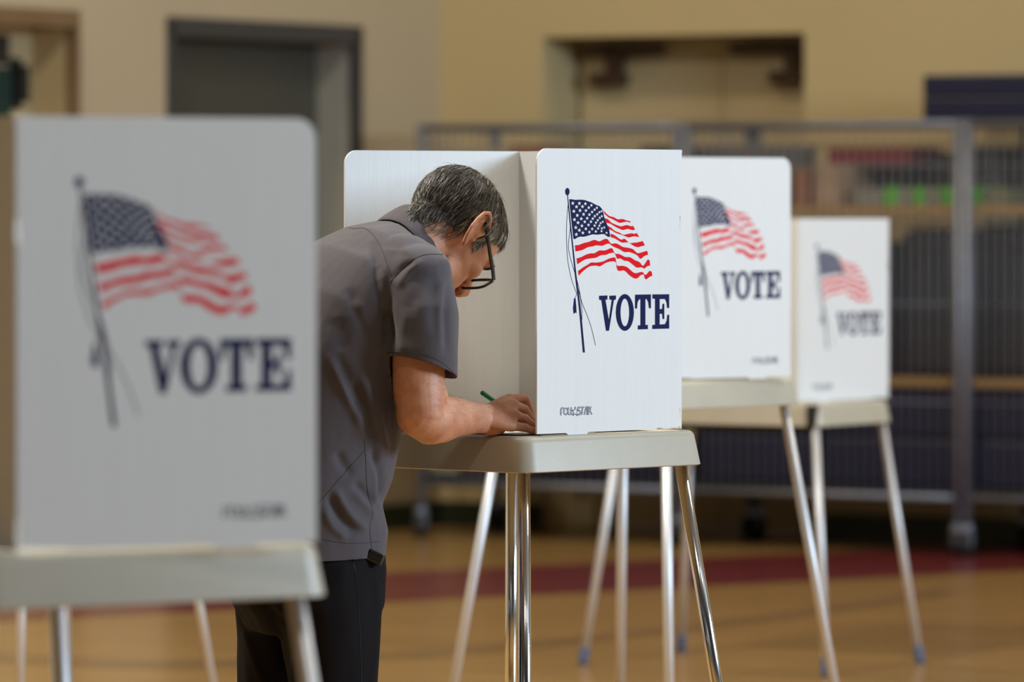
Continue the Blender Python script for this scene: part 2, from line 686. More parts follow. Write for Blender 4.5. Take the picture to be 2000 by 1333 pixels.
STRIPES = [
    ([(568, 393), (600, 430), (640, 460), (690, 472), (740, 498), (800, 495), (850, 513), (885, 520), (902, 542)],
     [(573, 430), (590, 445), (630, 478), (670, 495), (720, 522), (765, 543), (820, 533), (860, 530), (900, 543)]),
    ([(580, 485), (620, 500), (660, 540), (710, 562), (770, 585), (800, 582), (850, 570), (905, 585), (925, 577)],
     [(590, 540), (650, 555), (690, 580), (750, 612), (805, 632), (860, 618), (915, 632), (940, 632), (953, 618)]),
    ([(615, 578), (660, 605), (700, 640), (760, 665), (810, 690), (860, 680), (910, 672), (940, 678), (975, 670)],
     [(630, 622), (670, 640), (720, 670), (790, 692), (835, 710), (875, 725), (930, 712), (960, 712), (1007, 720)]),
    ([(648, 677), (690, 690), (730, 718), (780, 750), (820, 740), (850, 762), (885, 795), (940, 788), (980, 785),
      (1048, 768)],
     [(650, 720), (700, 735), (750, 765), (795, 788), (860, 785), (900, 805), (950, 835), (990, 845), (1045, 830),
      (1077, 823)]),
    ([(208, 822), (260, 815), (320, 792), (380, 778), (430, 758), (460, 755), (510, 772), (560, 750), (600, 740),
      (625, 760), (655, 800), (700, 797), (740, 805), (800, 840), (860, 850), (920, 865), (950, 890), (985, 918),
      (1030, 910), (1103, 888)],
     [(215, 898), (300, 880), (370, 845), (430, 835), (480, 822), (545, 828), (590, 810), (630, 800), (665, 825),
      (700, 845), (760, 870), (820, 905), (880, 905), (940, 925), (985, 950), (1020, 990), (1070, 955), (1117, 937)]),
    ([(228, 985), (290, 965), (350, 935), (410, 920), (450, 920), (510, 885), (580, 885), (650, 857), (675, 865),
      (705, 922), (760, 930), (830, 965), (890, 968), (950, 1005), (1010, 1030), (1048, 1075), (1075, 1050),
      (1110, 998), (1135, 1010)],
     [(237, 1058), (330, 1000), (400, 985), (470, 975), (530, 945), (590, 940), (650, 918), (700, 920), (730, 985),
      (770, 985), (820, 1012), (870, 1020), (930, 1065), (975, 1098), (1035, 1095), (1070, 1110), (1105, 1080),
      (1142, 1075)]),
    ([(247, 1140), (310, 1095), (370, 1060), (410, 1035), (480, 1035), (560, 1020), (620, 990), (680, 972),
      (710, 980), (722, 1040), (735, 1075), (800, 1075), (860, 1095), (910, 1140), (960, 1168), (1040, 1150),
      (1078, 1188), (1110, 1165), (1130, 1140), (1158, 1145)],
     [(255, 1200), (300, 1150), (350, 1110), (400, 1080), (480, 1075), (520, 1082), (590, 1040), (660, 1022),
      (715, 1030), (725, 1095), (750, 1140), (820, 1135), (880, 1190), (940, 1230), (985, 1230), (1020, 1195),
      (1060, 1185), (1070, 1220), (1090, 1245), (1140, 1210), (1170, 1200)])]
LET_V = [(433, 60), (488, 58), (488, 85), (475, 87), (497, 215), (515, 87), (500, 85), (500, 60), (543, 58), (543, 85),
         (530, 88), (498, 288), (478, 289), (447, 88), (433, 86)]
LET_T = [(667, 53), (771, 51), (771, 142), (758, 142), (752, 100), (742, 82), (735, 82), (735, 250), (751, 249),
         (751, 278), (685, 280), (685, 254), (702, 252), (702, 84), (694, 84), (684, 103), (680, 144), (667, 144)]
LET_E = [(780, 51), (890, 50), (890, 140), (876, 140), (872, 105), (862, 82), (828, 82), (828, 147), (843, 146),
         (846, 112), (858, 112), (858, 212), (846, 212), (843, 178), (828, 178), (828, 247), (862, 245), (873, 222),
         (877, 184), (890, 184), (890, 274), (779, 277), (779, 250), (797, 249), (797, 80), (780, 79)]


def star_poly(c, R, r=None, rot=0.0, sx=1.0):
    r = r or R * 0.42
    out = []
    for k in range(10):
        a = -math.pi / 2 + math.pi * k / 5 + rot
        q = R if k % 2 == 0 else r
        out.append((c[0] + sx * q * math.cos(a), c[1] + q * math.sin(a)))
    return out


# every entry: (polygon list, ink index 0 navy / 1 red / 2 white, lift in mm)
ART_FLAG, ART_VOTE, ART_LOGO = [], [], []
ART_FLAG.append((dense([c7(p) for p in CANTON], 3), 0, 0.25))
for (sx, sy) in STARS:
    R = 27 - 9 * max(0, sx - 250) / 350
    ART_FLAG.append((star_poly(c7((sx, sy)), R / 6.346, rot=0.12, sx=0.9), 2, 0.45))
for top, bot in STRIPES:
    a = dense([c7(p) for p in top], 3)
    b = dense([c7(p) for p in bot], 3)
    ART_FLAG.append((a + b[::-1], 1, 0.25))
ball = [(1108 + 4.4 * math.cos(t), 374.5 + 7.2 * math.sin(t)) for t in np.linspace(0, 2 * math.pi, 21)[:-1]]
ART_FLAG.append((ball, 0, 0.25))
pole = [(1108.3, 380), (1113, 430), (1118.5, 482), (1124.5, 540), (1132, 600), (1140.3, 689)]
for q in curve_ribbon(dense(pole, 3), [1.6 + 2.6 * i / 15 for i in range(16)]):
    ART_FLAG.append((list(q), 0, 0.25))
for rope in ([(1110, 395), (1107, 430), (1106.5, 470), (1109, 510), (1116, 545), (1124, 568), (1126, 575), (1122, 584)],
             [(1110, 400), (1114, 440), (1110, 478), (1113, 500), (1121, 528), (1128, 552), (1132, 570), (1136, 590),
              (1148, 620), (1156, 645), (1163, 675)],
             [(1128, 560), (1134, 585), (1136.5, 610), (1136, 632)]):
    for q in curve_ribbon(dense(rope, 4), 0.95):
        ART_FLAG.append((list(q), 0, 0.25))
ART_FLAG.append(([(1121, 583), (1124, 583), (1125.5, 600), (1126, 612), (1123, 611), (1120, 614), (1119, 602)], 0, 0.3))

ART_VOTE.append(([c4(p) for p in LET_V], 0, 0.25))
oc = (601, 169)
nO = 40
for k in range(nO):
    a, b = 2 * math.pi * k / nO, 2 * math.pi * (k + 1) / nO
    ART_VOTE.append(([c4((oc[0] + 59 * math.cos(a), oc[1] + 120 * math.sin(a))),
                      c4((oc[0] + 59 * math.cos(b), oc[1] + 120 * math.sin(b))),
                      c4((oc[0] + 28 * math.cos(b), oc[1] + 90 * math.sin(b))),
                      c4((oc[0] + 28 * math.cos(a), oc[1] + 90 * math.sin(a)))], 0, 0.25))
ART_VOTE.append(([c4(p) for p in LET_T], 0, 0.25))
ART_VOTE.append(([c4(p) for p in LET_E], 0, 0.25))

LOGO_STROKES = [
    [(110, 228), (110, 160), (118, 130), (138, 124), (154, 138), (155, 165), (140, 182)],
    [(178 + 28 * math.cos(t), 172 + 44 * math.sin(t)) for t in np.linspace(-1.2, 5.08, 16)],
    [(216, 115), (213, 185), (222, 214), (244, 214)],
    [(254, 115), (251, 182), (260, 212), (282, 206)],
    [(378, 128), (360, 112), (346, 128), (352, 152), (376, 168), (382, 195), (364, 220), (340, 206)],
    [(384, 114), (440, 112)],
    [(411, 118), (402, 220)],
    [(436, 220), (462, 118), (476, 118), (474, 220)],
    [(492, 220), (494, 118), (508, 114), (520, 130), (514, 158), (500, 166), (522, 178), (542, 216)]]
for st in LOGO_STROKES:
    pts = [c8(p) for p in st]
    pts = dense(pts, 4) if len(pts) > 2 else pts
    for q in curve_ribbon(pts, 2.5):
        ART_LOGO.append((list(q), 0, 0.25))
    for q in curve_ribbon(pts, 0.65):
        ART_LOGO.append((list(q), 2, 0.35))
ART_LOGO.append((star_poly(c8((308, 176)), 78 / 7.143, sx=0.72), 0, 0.40))
ART_LOGO.append((star_poly(c8((308, 176)), 54 / 7.143, sx=0.72), 2, 0.50))
ART_LOGO.append(([(c8((534, 112))[0] + .9 * math.cos(t), c8((534, 112))[1] + .9 * math.sin(t))
                  for t in np.linspace(0, 6.28, 9)[:-1]], 0, 0.3))

INKS = [M['navy_ink'], M['red_ink'], M['white_ink']]

# booth frame of the sharply seen booth, fixed first because the artwork is measured on its panel
BYAW = math.radians(-43.3)            # local +y (the way the voter faces) -> world
MAIN_W, MAIN_D = 0.54, 0.535


def rot2(v, a):
    return Vector((v[0] * math.cos(a) - v[1] * math.sin(a), v[0] * math.sin(a) + v[1] * math.cos(a), 0))


def centre_from(world_pt, local_pt, rz):
    w = Vector((world_pt[0], world_pt[1], 0))
    return w - rot2(local_pt, rz)


C1w = P(1025, 937, 10.93)
MAIN_C = centre_from(C1w, (MAIN_W / 2, -MAIN_D / 2), BYAW)
ZT = 0.962


def main_panel_uv():
    """photo pixel -> (distance from the panel's left edge, height) on the outer face of the main side panel"""
    o = MAIN_C + rot2((MAIN_W / 2 - .025, -MAIN_D / 2 + .059), BYAW)
    d = rot2((0, 1), BYAW)
    n = rot2((1, 0), BYAW)
    o = o + n * (PT / 2)

    def f(p):
        r = ray(*p)
        t = (o - CAM).dot(n) / r.dot(n)
        q = CAM + r * t
        return ((q - o).dot(d), q.z - ZT)
    return f


UV = main_panel_uv()


def art_mesh(name, art, place, parent, shift=0.0):
    mb = MB()
    for poly, ink, lift in art:
        pts = [UV(p) for p in poly]
        pts = [(p[0] + shift, p[1]) for p in pts]
        V = [place(u, v, lift * 0.001) for u, v in pts]
        mb.add(V, [tuple(range(len(V)))], ink)
    o = mb.build(name, INKS, parent)
    # make concave outlines safe to shade
    bm = bmesh.new()
    bm.from_mesh(o.data)
    big = [f for f in bm.faces if len(f.verts) > 4]
    bmesh.ops.triangulate(bm, faces=big, ngon_method='EAR_CLIP')
    bm.to_mesh(o.data)
    bm.free()
    return o


def panel_outline(w, h, round_at, r=0.028, notch=True):
    """outline in (u, v); u=0 is the free edge when round_at == 0, else u=w is; fold edge gets notches, foot gets tabs"""
    pts = []
    # bottom, left to right: slightly raised with two tabs
    e = 0.004
    bot = [(0, e), (w * .20, e), (w * .21, 0), (w * .34, 0), (w * .35, e), (w * .82, e), (w * .83, e * 1.5)]
    k = [(math.cos(a), math.sin(a)) for a in np.linspace(0, math.pi / 2, 7)]
    nt = .006 if notch else 0.0
    free_top = [(w - r + r * c, h - r + r * s) for c, s in k]
    fold = [(w, e * 2), (w, .012), (w - nt, .016), (w - nt, .042), (w, .045), (w, .395), (w - nt, .398),
            (w - nt, .425), (w, .428), (w, h - .012), (w + .002, h - .002), (w - .004, h)]
    left_free = [(r - r * s, h - r + r * c) for c, s in k]   # from top to left side
    pts = bot + fold + left_free
    if round_at == 1:
        pts = [(w - u, v) for u, v in pts][::-1]
    return pts


def extrude_panel(name, outline, place, material, parent):
    V = [place(u, v, 0) for u, v in outline] + [place(u, v, -PT) for u, v in outline]
    n = len(outline)
    F = [tuple(range(n)), tuple(range(2 * n - 1, n - 1, -1))]
    F += [(i, n + i, n + (i + 1) % n, (i + 1) % n) for i in range(n)]
    o = mesh_obj(name, V, F, material, parent)
    bm = bmesh.new()
    bm.from_mesh(o.data)
    bmesh.ops.triangulate(bm, faces=[f for f in bm.faces if len(f.verts) > 4])
    bmesh.ops.recalc_face_normals(bm, faces=bm.faces)
    bm.to_mesh(o.data)
    bm.free()
    return o


def booth(label, centre, rz, W, D, zt, rfold, rang, lfold, lang, print_side, logo=True, splay=0.164, rail=False,
          leg_in=0.045, lip=0.068, leg_mat='satin'):
    t = thing('voting_booth', label, 'voting booth', (centre.x, centre.y, 0), rz, 'voting booths')
    # moulded top with flared skirt
    rr = 0.040
    spec = [(0.10, 0.0), (0.026, 0.0), (0.0205, -0.0008), (0.0155, -0.0035), (0.0122, -0.0075), (0.0105, -0.0125), (0.000, -lip),
            (0.004, -lip - 0.002), (0.010, -lip), (0.022, -0.02), (0.06, -0.012)]
    rings = []
    for inset, dz in spec:
        r = max(0.004, rr - inset * 0.7)
        rings.append([Vector((x, y, zt + dz)) for x, y in rrect(W - 2 * inset, D - 2 * inset, r, 6)])
    V, F = loft(rings, True)
    o = recalc(mesh_obj('tabletop', V, F, M['table'], t, True))
    o.data.set_sharp_from_angle(angle=math.radians(32))
    # legs
    top_z = zt - 0.022
    for sx in (-1, 1):
        for sy in (-1, 1):
            p0 = Vector((sx * (W / 2 - leg_in), sy * (D / 2 - leg_in), top_z))
            dr = Vector((sx, sy, 0)).normalized() * splay
            ll = top_z
            p1 = p0 + dr * ll
            p1.z = 0.012
            mb = MB().tube([p0, p1], 0.0125, 20)
            lg = mb.build('leg', M[leg_mat], t, True)
            ax = (p1 - p0).normalized()
            a = p1 - ax * 0.042
            b = p1 + ax * 0.012
            b.z = 0.0
            mb = MB().tube([a, a + ax * .004, p1, b], [0.0138, 0.0152, 0.0158, 0.0158], 16)
            mb.build('foot_cap', M['foot'], lg, True)
    if rail:  # black bar below the front edge, black block at the near corner
        mb = MB()
        mb.box((0.0, -D / 2 + .035, zt - lip - .006), (W - .06, .03, .022))
        mb.box((W / 2 - .03, -D / 2 + .03, zt - lip * .55), (.028, .064, lip * .95))
        mb.build('dark_underside_bar', M['matte_black'], t)
    # shield: two side panels and the back panel between the folds
    out = []
    for side, fold, ang in ((1, rfold, rang), (-1, lfold, lang)):
        fo = Vector((fold[0], fold[1], zt))
        d = Vector((math.sin(ang) * side, -math.cos(ang), 0))          # from fold to free edge
        nrm = Vector((math.cos(ang) * side, math.sin(ang), 0))         # outward

        if side == 1:      # read from the free edge (left) to the fold (right)
            def place(u, v, lift, fo=fo, d=d, nrm=nrm):
                return fo + d * (PW - u) + nrm * (PT / 2 + lift) + Vector((0, 0, v))
            out_ = panel_outline(PW, PH, 0, notch=side == print_side)
        else:              # read from the fold (left) to the free edge (right)
            def place(u, v, lift, fo=fo, d=d, nrm=nrm):
                return fo + d * u + nrm * (PT / 2 + lift) + Vector((0, 0, v))
            out_ = panel_outline(PW, PH, 1, notch=side == print_side)
        pn = extrude_panel('side_panel', out_, place, M['shield'], t)
        pn['label'] = 'white folding side panel printed with a flag and VOTE' if side == print_side else 'white folding side panel'
        art_mesh('flag_print', ART_FLAG, place, pn)['label'] = 'printed waving flag on a pole with stars and red stripes'
        art_mesh('vote_lettering', ART_VOTE, place, pn)['label'] = 'navy slab-serif lettering VOTE'
        if logo:
            art_mesh('maker_mark', ART_LOGO, place, pn, 0.0 if side == 1 else 0.22)['label'] = \
                'small navy outlined lettering POLL STAR with a star'
    fr, fl = Vector((rfold[0], rfold[1], zt)), Vector((lfold[0], lfold[1], zt))
    bw = (fr - fl).length
    bd = (fr - fl) / bw

    def place_b(u, v, lift):
        return fl + bd * u + Vector((0, PT / 2 + lift, v))
    extrude_panel('back_panel', [(-0.001, .003), (bw + .001, .003), (bw + .001, PH), (-0.001, PH)], place_b, M['shield'], t)
    return t


W, D = MAIN_W, MAIN_D
booth_main = booth('voting booth in sharp focus where the man in the grey polo shirt is writing', MAIN_C, BYAW, W, D, ZT,
                   (W / 2 - .025, -D / 2 + .479), 0.0, (-W / 2 + .075, -D / 2 + .479), math.radians(13), 1,
                   leg_mat='chrome')

# large blurred booth in the left foreground
rz = math.radians(213 - 90)
WL = 0.74
pt = P(617, 800, 7.42)
cL = centre_from(pt, (-(WL / 2 - .025) - math.sin(math.radians(6)) * PW, -D / 2 + .46 - math.cos(math.radians(6)) * PW), rz)
booth_left = booth('large out-of-focus voting booth in the left foreground', cL, rz, WL, D, ZT,
                   (WL / 2 - .06, -D / 2 + .46), 0.0, (-(WL / 2 - .025), -D / 2 + .46), math.radians(6), -1)
# booth just behind the sharp one
rz = math.radians(227.5 - 90)
pt = P(1543, 500, 14.4)
WB = 0.62
fB = math.radians(6.2)
cB = centre_from(pt, (-(WB / 2 - .040) - math.sin(fB) * PW, -D / 2 + .485 - math.cos(fB) * PW), rz)
booth_back = booth('voting booth partly hidden directly behind the sharp booth', cB, rz, WB, D, ZT + .012,
                   (WB / 2 - .06, -D / 2 + .485), 0.0, (-(WB / 2 - .040), -D / 2 + .485), fB, -1, splay=.18)
# low wide booth further back on the right
rz = -math.atan2(.532, .847)
W3, D3 = 0.74, 0.48
pt = P(1600, 830, 17.1)
c3 = centre_from(pt, (W3 / 2, -D3 / 2), rz)
booth_low = booth('lower wide voting booth furthest right in front of the wire cages', c3, rz, W3, D3, .816,
                  (W3 / 2 - .015, -D3 / 2 + .463), math.radians(-12.3), (-W3 / 2 + .03, -D3 / 2 + .463), 0.0, 1,
                  rail=True, leg_in=.035)
# booth hidden behind the foreground one, only legs show below its table
rz = math.radians(221.3 - 90)
pt = P(335, 500, 15.0)
c5 = centre_from(pt, (-(W / 2 - .025), -D / 2 + .03), rz)
booth_far = booth('voting booth hidden behind the left foreground booth with only thin legs showing below', c5, rz, W, D, ZT,
                  (W / 2 - .06, -D / 2 + .45), 0.0, (-(W / 2 - .025), -D / 2 + .45), 0.0, -1)

# ------------------------------------------------------------------ the man at the booth
M['skin'] = mat('tanned_skin', srgb(216, 162, 128), 0.48, var=0.3, vscale=26, bump=0.25, bscale=420, sss=0.12,
                color2=srgb(196, 128, 96), detail=5)
M['shirt'] = mat('grey_cotton_knit', srgb(80, 75, 80), 0.88, var=0.06, vscale=30, bump=0.15, bscale=900, sheen=0.15)
M['seam'] = mat('dark_seam_thread', srgb(66, 62, 66), 0.9)
M['trousers'] = mat('black_trouser_cloth', srgb(17, 14, 17), 0.85, var=0.15, vscale=20, spec=0.2)
M['shoe'] = mat('black_shoe_leather', (0.01, 0.01, 0.01, 1), 0.35)
M['black_plastic'] = mat('black_glossy_plastic', (0.008, 0.008, 0.009, 1), 0.25)
M['pen'] = mat('green_pen_plastic', srgb(0, 136, 84), 0.4)
M['paper'] = mat('white_paper', (0.78, 0.77, 0.74, 1), 0.7)
M['yellow_paper'] = mat('pale_yellow_paper', srgb(226, 200, 130), 0.7)
M['red_cloth'] = mat('red_folder_card', srgb(170, 30, 34), 0.6)


def hair_material():
    m = bpy.data.materials.new('salt_and_pepper_hair')
    m.use_nodes = True
    nt = m.node_tree
    b = nt.nodes['Principled BSDF']
    at = nt.nodes.new('ShaderNodeAttribute')
    at.attribute_name = 'tone'
    rp = nt.nodes.new('ShaderNodeValToRGB')
    rp.color_ramp.elements[0].color = srgb(38, 34, 30)
    rp.color_ramp.elements[1].color = srgb(205, 200, 190)
    e = rp.color_ramp.elements.new(0.5)
    e.color = srgb(96, 90, 80)
    nt.links.new(at.outputs['Fac'], rp.inputs['Fac'])
    nt.links.new(rp.outputs['Color'], b.inputs['Base Color'])
    b.inputs['Roughness'].default_value = 0.42
    b.inputs['Specular IOR Level'].default_value = 0.4
    return m


M['hair'] = hair_material()
M['scalp_hair'] = mat('dark_hair_mass', srgb(70, 65, 58), 0.7, var=0.35, vscale=90, bump=0.4, bscale=300)

YAW = math.radians(27)
FWD = Vector((math.cos(YAW), math.sin(YAW), 0))
RGT = Vector((math.sin(YAW), -math.cos(YAW), 0))
UP = Vector((0, 0, 1))
X0 = P(600, 1050, 10.98)


def mp(px, py):
    """point in the man's plane of symmetry that shows at this pixel"""
    Y = 10.98
    for _ in range(4):
        p = P(px, py, Y)
        Y = 10.98 + (p.x - X0.x) / FWD.x * FWD.y
    return P(px, py, Y)


# torso stations: photo pixel of the centre, half depth, half width
ST = [(588, 1125, .150, .185), (588, 1085, .150, .186), (592, 1045, .152, .186), (582, 1000, .150, .186),
      (584, 955, .150, .184), (604, 895, .154, .184), (619, 820, .154, .186), (632, 705, .146, .192), (664, 622, .138, .202), (706, 560, .124, .205),
      (748, 516, .096, .168), (786, 488, .070, .105), (806, 474, .060, .066)]


def torso_parts(shrink=0.0, upto=None):
    cs = [mp(a, b) for a, b, _, _ in ST]
    rings = []
    k = len(ST) if upto is None else upto
    for i in range(k):
        t = (cs[min(i + 1, len(cs) - 1)] - cs[max(i - 1, 0)]).normalized()
        n = t.cross(RGT)
        rings.append(super_ring(cs[i], n, RGT, ST[i][2] - shrink, ST[i][3] - shrink, 44, 2.25))
    return loft(rings)


# arm joints
SHO = P(818, 548, 10.885)
ELB = P(818, 812, 10.845)
WRI = P(936, 817, 10.995)
sho_in = mp(748, 540)


def mirror_pt(p):
    c = mp(748, 540)
    d = (p - c).dot(RGT)
    return p - RGT * (2 * d)


SHO_L = mirror_pt(SHO)
ELB_L = P(690, 800, 11.33)
WRI_L = P(850, 822, 11.40)

# ---- head, built upright in its own frame (x forward, y left, z up), then pitched forward
HYAW, HPITCH = math.radians(45), math.radians(55)
hf = Vector((math.cos(HPITCH) * math.cos(HYAW), math.cos(HPITCH) * math.sin(HYAW), -math.sin(HPITCH)))
hu = Vector((math.sin(HPITCH) * math.cos(HYAW), math.sin(HPITCH) * math.sin(HYAW), math.cos(HPITCH)))
hl = hu.cross(hf)
HA = Matrix((hf, hl, hu)).transposed()
HC = P(872, 460, 11.10)


def H(p):
    return HC + HA @ Vector(p)


def head_parts():
    parts = []

    def E(c, r, ax=None):
        V, F = ellipsoid((0, 0, 0), r, ax, 28, 18)
        parts.append(([H(Vector(c) + v) for v in V], F))
    # cranium
    E((-.008, 0, .046), (.101, .078, .089))
    E((.030, 0, .050), (.068, .070, .074))
    # face as stacked slices
    sl = [(.075, .070, -.055, .060), (.055, .089, -.06, .067), (.032, .096, -.06, .069), (.012, .091, -.06, .068),
          (-.012, .088, -.058, .067), (-.035, .087, -.045, .064), (-.055, .088, -.028, .059), (-.075, .084, -.012, .054),
          (-.095, .082, .002, .047), (-.112, .078, .016, .036), (-.120, .068, .028, .024)]
    rings = []
    for z, xf, xb, hw in sl:
        c = Vector(((xf + xb) / 2, 0, z))
        rings.append([H(p) for p in super_ring(c, (1, 0, 0), (0, 1, 0), (xf - xb) / 2, hw, 40, 2.5)])
    parts.append(loft(rings))
    # brow, cheeks, chin, lips
    for s in (-1, 1):
        E((.082, s * .032, .030), (.018, .026, .009))
        E((.064, s * .045, -.016), (.024, .020, .022))
        E((.082, s * .031, .008), (.012, .014, .010))
        E((.030, s * .056, -.070), (.028, .010, .030))
    E((.080, 0, -.106), (.015, .020, .014))
    E((.086, 0, -.062), (.012, .024, .006))
    E((.085, 0, -.073), (.011, .021, .007))
    # nose
    V, F = tube([H((.088, 0, .028)), H((.097, 0, .010)), H((.108, 0, -.010)), H((.117, 0, -.026)), H((.112, 0, -.036))],
                [(.010, .008), (.011, .009), (.013, .012), (.013, .014), (.010, .012)], 16, hf, 'round')
    parts.append((V, F))
    for s in (-1, 1):
        E((.103, s * .0125, -.033), (.012, .008, .009))
    # ears
    for s in (-1, 1):
        def EP(x, o, z):     # ear frame: leaned back, standing off the head towards the rear
            a = math.radians(1)
            x, z = x * 1.2, z * 1.22
            x2, z2 = x * math.cos(a) - z * math.sin(a), x * math.sin(a) + z * math.cos(a)
            return H((-.010 + x2, s * (.0755 + o + max(0, -(x - .012)) * .55), .002 + z2))
        helix = [(.012, .002, .000), (.019, .003, .016), (.016, .006, .029), (.004, .008, .036), (-.010, .008, .034),
                 (-.019, .007, .022), (-.021, .006, .006), (-.018, .005, -.010), (-.010, .004, -.022), (.002, .003, -.030)]
        V, F = tube([EP(*p) for p in helix], [.0032, .0036, .0042, .0044, .0045, .0045, .0042, .0040, .0046, .0050], 10,
                    None, 'round')
        parts.append((V, F))
        anti = [(-.002, .003, .024), (-.010, .005, .012), (-.012, .005, -.002), (-.006, .004, -.014), (.004, .003, -.016)]
        V, F = tube([EP(*p) for p in anti], .0036, 10, None, 'round')
        parts.append((V, F))
        # thin plate of the ear and the lobe
        rows = []
        for (x0_, x1_, z) in ((-.004, .010, .034), (-.016, .015, .024), (-.019, .014, .010), (-.018, .010, -.004),
                              (-.014, .008, -.016), (-.008, .009, -.028), (-.002, .006, -.034)):
            ring = []
            for j in range(12):
                a = 2 * math.pi * j / 12
                xx = (x0_ + x1_) / 2 + (x1_ - x0_) / 2 * math.cos(a)
                ring.append(EP(xx, -.0008 + .0032 * math.sin(a), z))
            rows.append(ring)
        parts.append(loft(rows))
        V, F = tube([EP(.013, .001, -.002), EP(.013, .003, -.009)], .0045, 10, None, 'round')
        parts.append((V, F))
    # neck
    n0, n1, n2 = H((-.020, 0, .010)), H((-.028, 0, -.055)), mp(812, 482)
    nm_ = mp(835, 470)
    V, F = tube([n0, n1, nm_, n2, mp(788, 505)], [(.062, .060), (.063, .060), (.066, .064), (.070, .072), (.078, .085)], 32,
                hf, True)
    parts.append((V, F))
    V, F = tube([H((.012, 0, -.085)), mp(842, 545), mp(800, 560)], [.042, .050, .055], 24, hf, 'round')
    parts.append((V, F))
    return parts


TABLE_Z = ZT


def clampz(p, r):
    p = Vector(p)
    if p.z < TABLE_Z + r:
        p.z = TABLE_Z + r
    return p


def arm_parts():
    parts = []
    # right arm
    a, b = SHO, ELB
    ax = (b - a)
    pts = [a + Vector((0, 0, .02)), a, a + ax * .3, a + ax * .55, a + ax * .8, b + Vector((.004, 0, .012))]
    parts.append(tube(pts, [.036, .048, .050, .051, .050, .046], 28, RGT, 'round'))
    fx = WRI - ELB
    pts = [ELB + Vector((0, 0, .004)), ELB + fx * .18 + Vector((0, 0, -.006)), ELB + fx * .38 + Vector((0, 0, -.004)), ELB + fx * .6, ELB + fx * .85, WRI,
           WRI + fx * .1]
    parts.append(tube(pts, [(.046, .044), (.050, .046), (.047, .043), (.039, .036), (.032, .028), (.030, .026), (.030, .022)],
                      28, UP, 'round'))
    parts.append(ellipsoid(ELB + Vector((-.006, -.002, -.004)), (.036, .036, .036)))
    # crook of the elbow
    parts.append(ellipsoid(ELB + Vector((.026, .012, .036)), (.030, .030, .034)))
    # right hand
    f_ = {
        'index': ([(995, 781, 11.080), (1026, 779, 11.105), (1035, 806, 11.105), (1044, 832, 11.095)],
                  [.0115, .0105, .0092, .0078]),
        'middle': ([(1004, 792, 11.055), (1024, 800, 11.080), (1037, 819, 11.080), (1049, 836, 11.075)],
                   [.0118, .0105, .0092, .0080]),
        'ring': ([(1006, 812, 11.030), (1026, 819, 11.055), (1040, 831, 11.058), (1051, 842, 11.055)],
                 [.0115, .0100, .0090, .0078]),
        'little': ([(1000, 833, 11.008), (1026, 836, 11.028), (1041, 842, 11.035), (1056, 848, 11.038)],
                   [.0108, .0090, .0082, .0072])}
    w = WRI
    for nm_, (pp, rr) in f_.items():
        pts = [clampz(P(*q), r * .95) for q, r in zip(pp, rr)]
        # gently rounded joints
        pl, rl = [], []
        for i in range(len(pts) - 1):
            for t in (0, .33, .66):
                pl.append(pts[i].lerp(pts[i + 1], t))
                rl.append(rr[i] * (1 - t) + rr[i + 1] * t - (.0008 if t else 0))
        pl.append(pts[-1])
        rl.append(rr[-1])
        parts.append(tube(pl, rl, 14, None, 'round'))
        m0 = w.lerp(pts[0], .04)
        m1 = w.lerp(pts[0], .55)
        parts.append(tube([m0, m1, pts[0]], [.016, .0155, rr[0] + .001], 14, None, 'round'))
    k = [clampz(P(*f_[n][0][0]), .0105) for n in ('index', 'middle', 'ring', 'little')]
    for i in range(3):
        for t in (.33, .66):
            e = k[i].lerp(k[i + 1], t)
            parts.append(tube([w.lerp(e, .1), w.lerp(e, .6), w.lerp(e, .95)], [.017, .016, .010], 14, None, 'round'))
    # heel of the hand on the table, thumb round the pen
    parts.append(ellipsoid(clampz(P(962, 838, 11.02), .015), (.028, .020, .0155)))
    parts.append(tube([clampz(P(*q), .010) for q in ((950, 812, 11.05), (985, 815, 11.115), (1015, 822, 11.135),
                                                    (1036, 834, 11.125))], [.016, .0145, .0115, .0090], 14, None, 'round'))
    # left arm, resting on the table beyond the body
    a, b = SHO_L, ELB_L
    parts.append(tube([a, a.lerp(b, .4), a.lerp(b, .8), b], [.052, .050, .046, .043], 24, RGT, 'round'))
    parts.append(tube([b, b.lerp(WRI_L, .3), b.lerp(WRI_L, .7), clampz(WRI_L, .026)], [.043, .044, .034, .028], 24, UP, 'round'))
    wl = clampz(WRI_L, .02)
    fd = (wl - b)
    fd.z = 0
    fd.normalize()
    sd = Vector((-fd.y, fd.x, 0))
    for i, (o, L) in enumerate(((-.030, .066), (-.010, .078), (.010, .080), (.029, .070))):
        kp = wl + fd * .085 + sd * o
        kp.z = ZT + .016
        parts.append(tube([wl + sd * o * .5, kp], [.016, .0125], 12, None, 'round'))
        tip = kp + fd * L
        md = kp + fd * L * .5
        md.z = ZT + .020
        tip.z = ZT + .009
        parts.append(tube([kp, md, tip], [.0105, .0095, .0078], 12, None, 'round'))
    th0 = wl + fd * .02 + sd * .02
    th0.z = ZT + .018
    th1 = wl + fd * .06 + sd * .065
    th1.z = ZT + .012
    parts.append(tube([th0, th1, th1 + fd * .03 + sd * .004], [.016, .012, .009], 12, None, 'round'))
    return parts


# legs
HIP_R = mp(600, 1110) + RGT * .092
HIP_L = mp(600, 1110) - RGT * .092
KNEE_R = Vector((P(652, 1340, 10.9).x, HIP_R.y + .02, .44))
KNEE_L = Vector((P(548, 1340, 11.1).x, HIP_L.y + .03, .44))
ANK_R = Vector((KNEE_R.x - .02, KNEE_R.y + .0, .09))
ANK_L = Vector((KNEE_L.x - .03, KNEE_L.y + .01, .09))

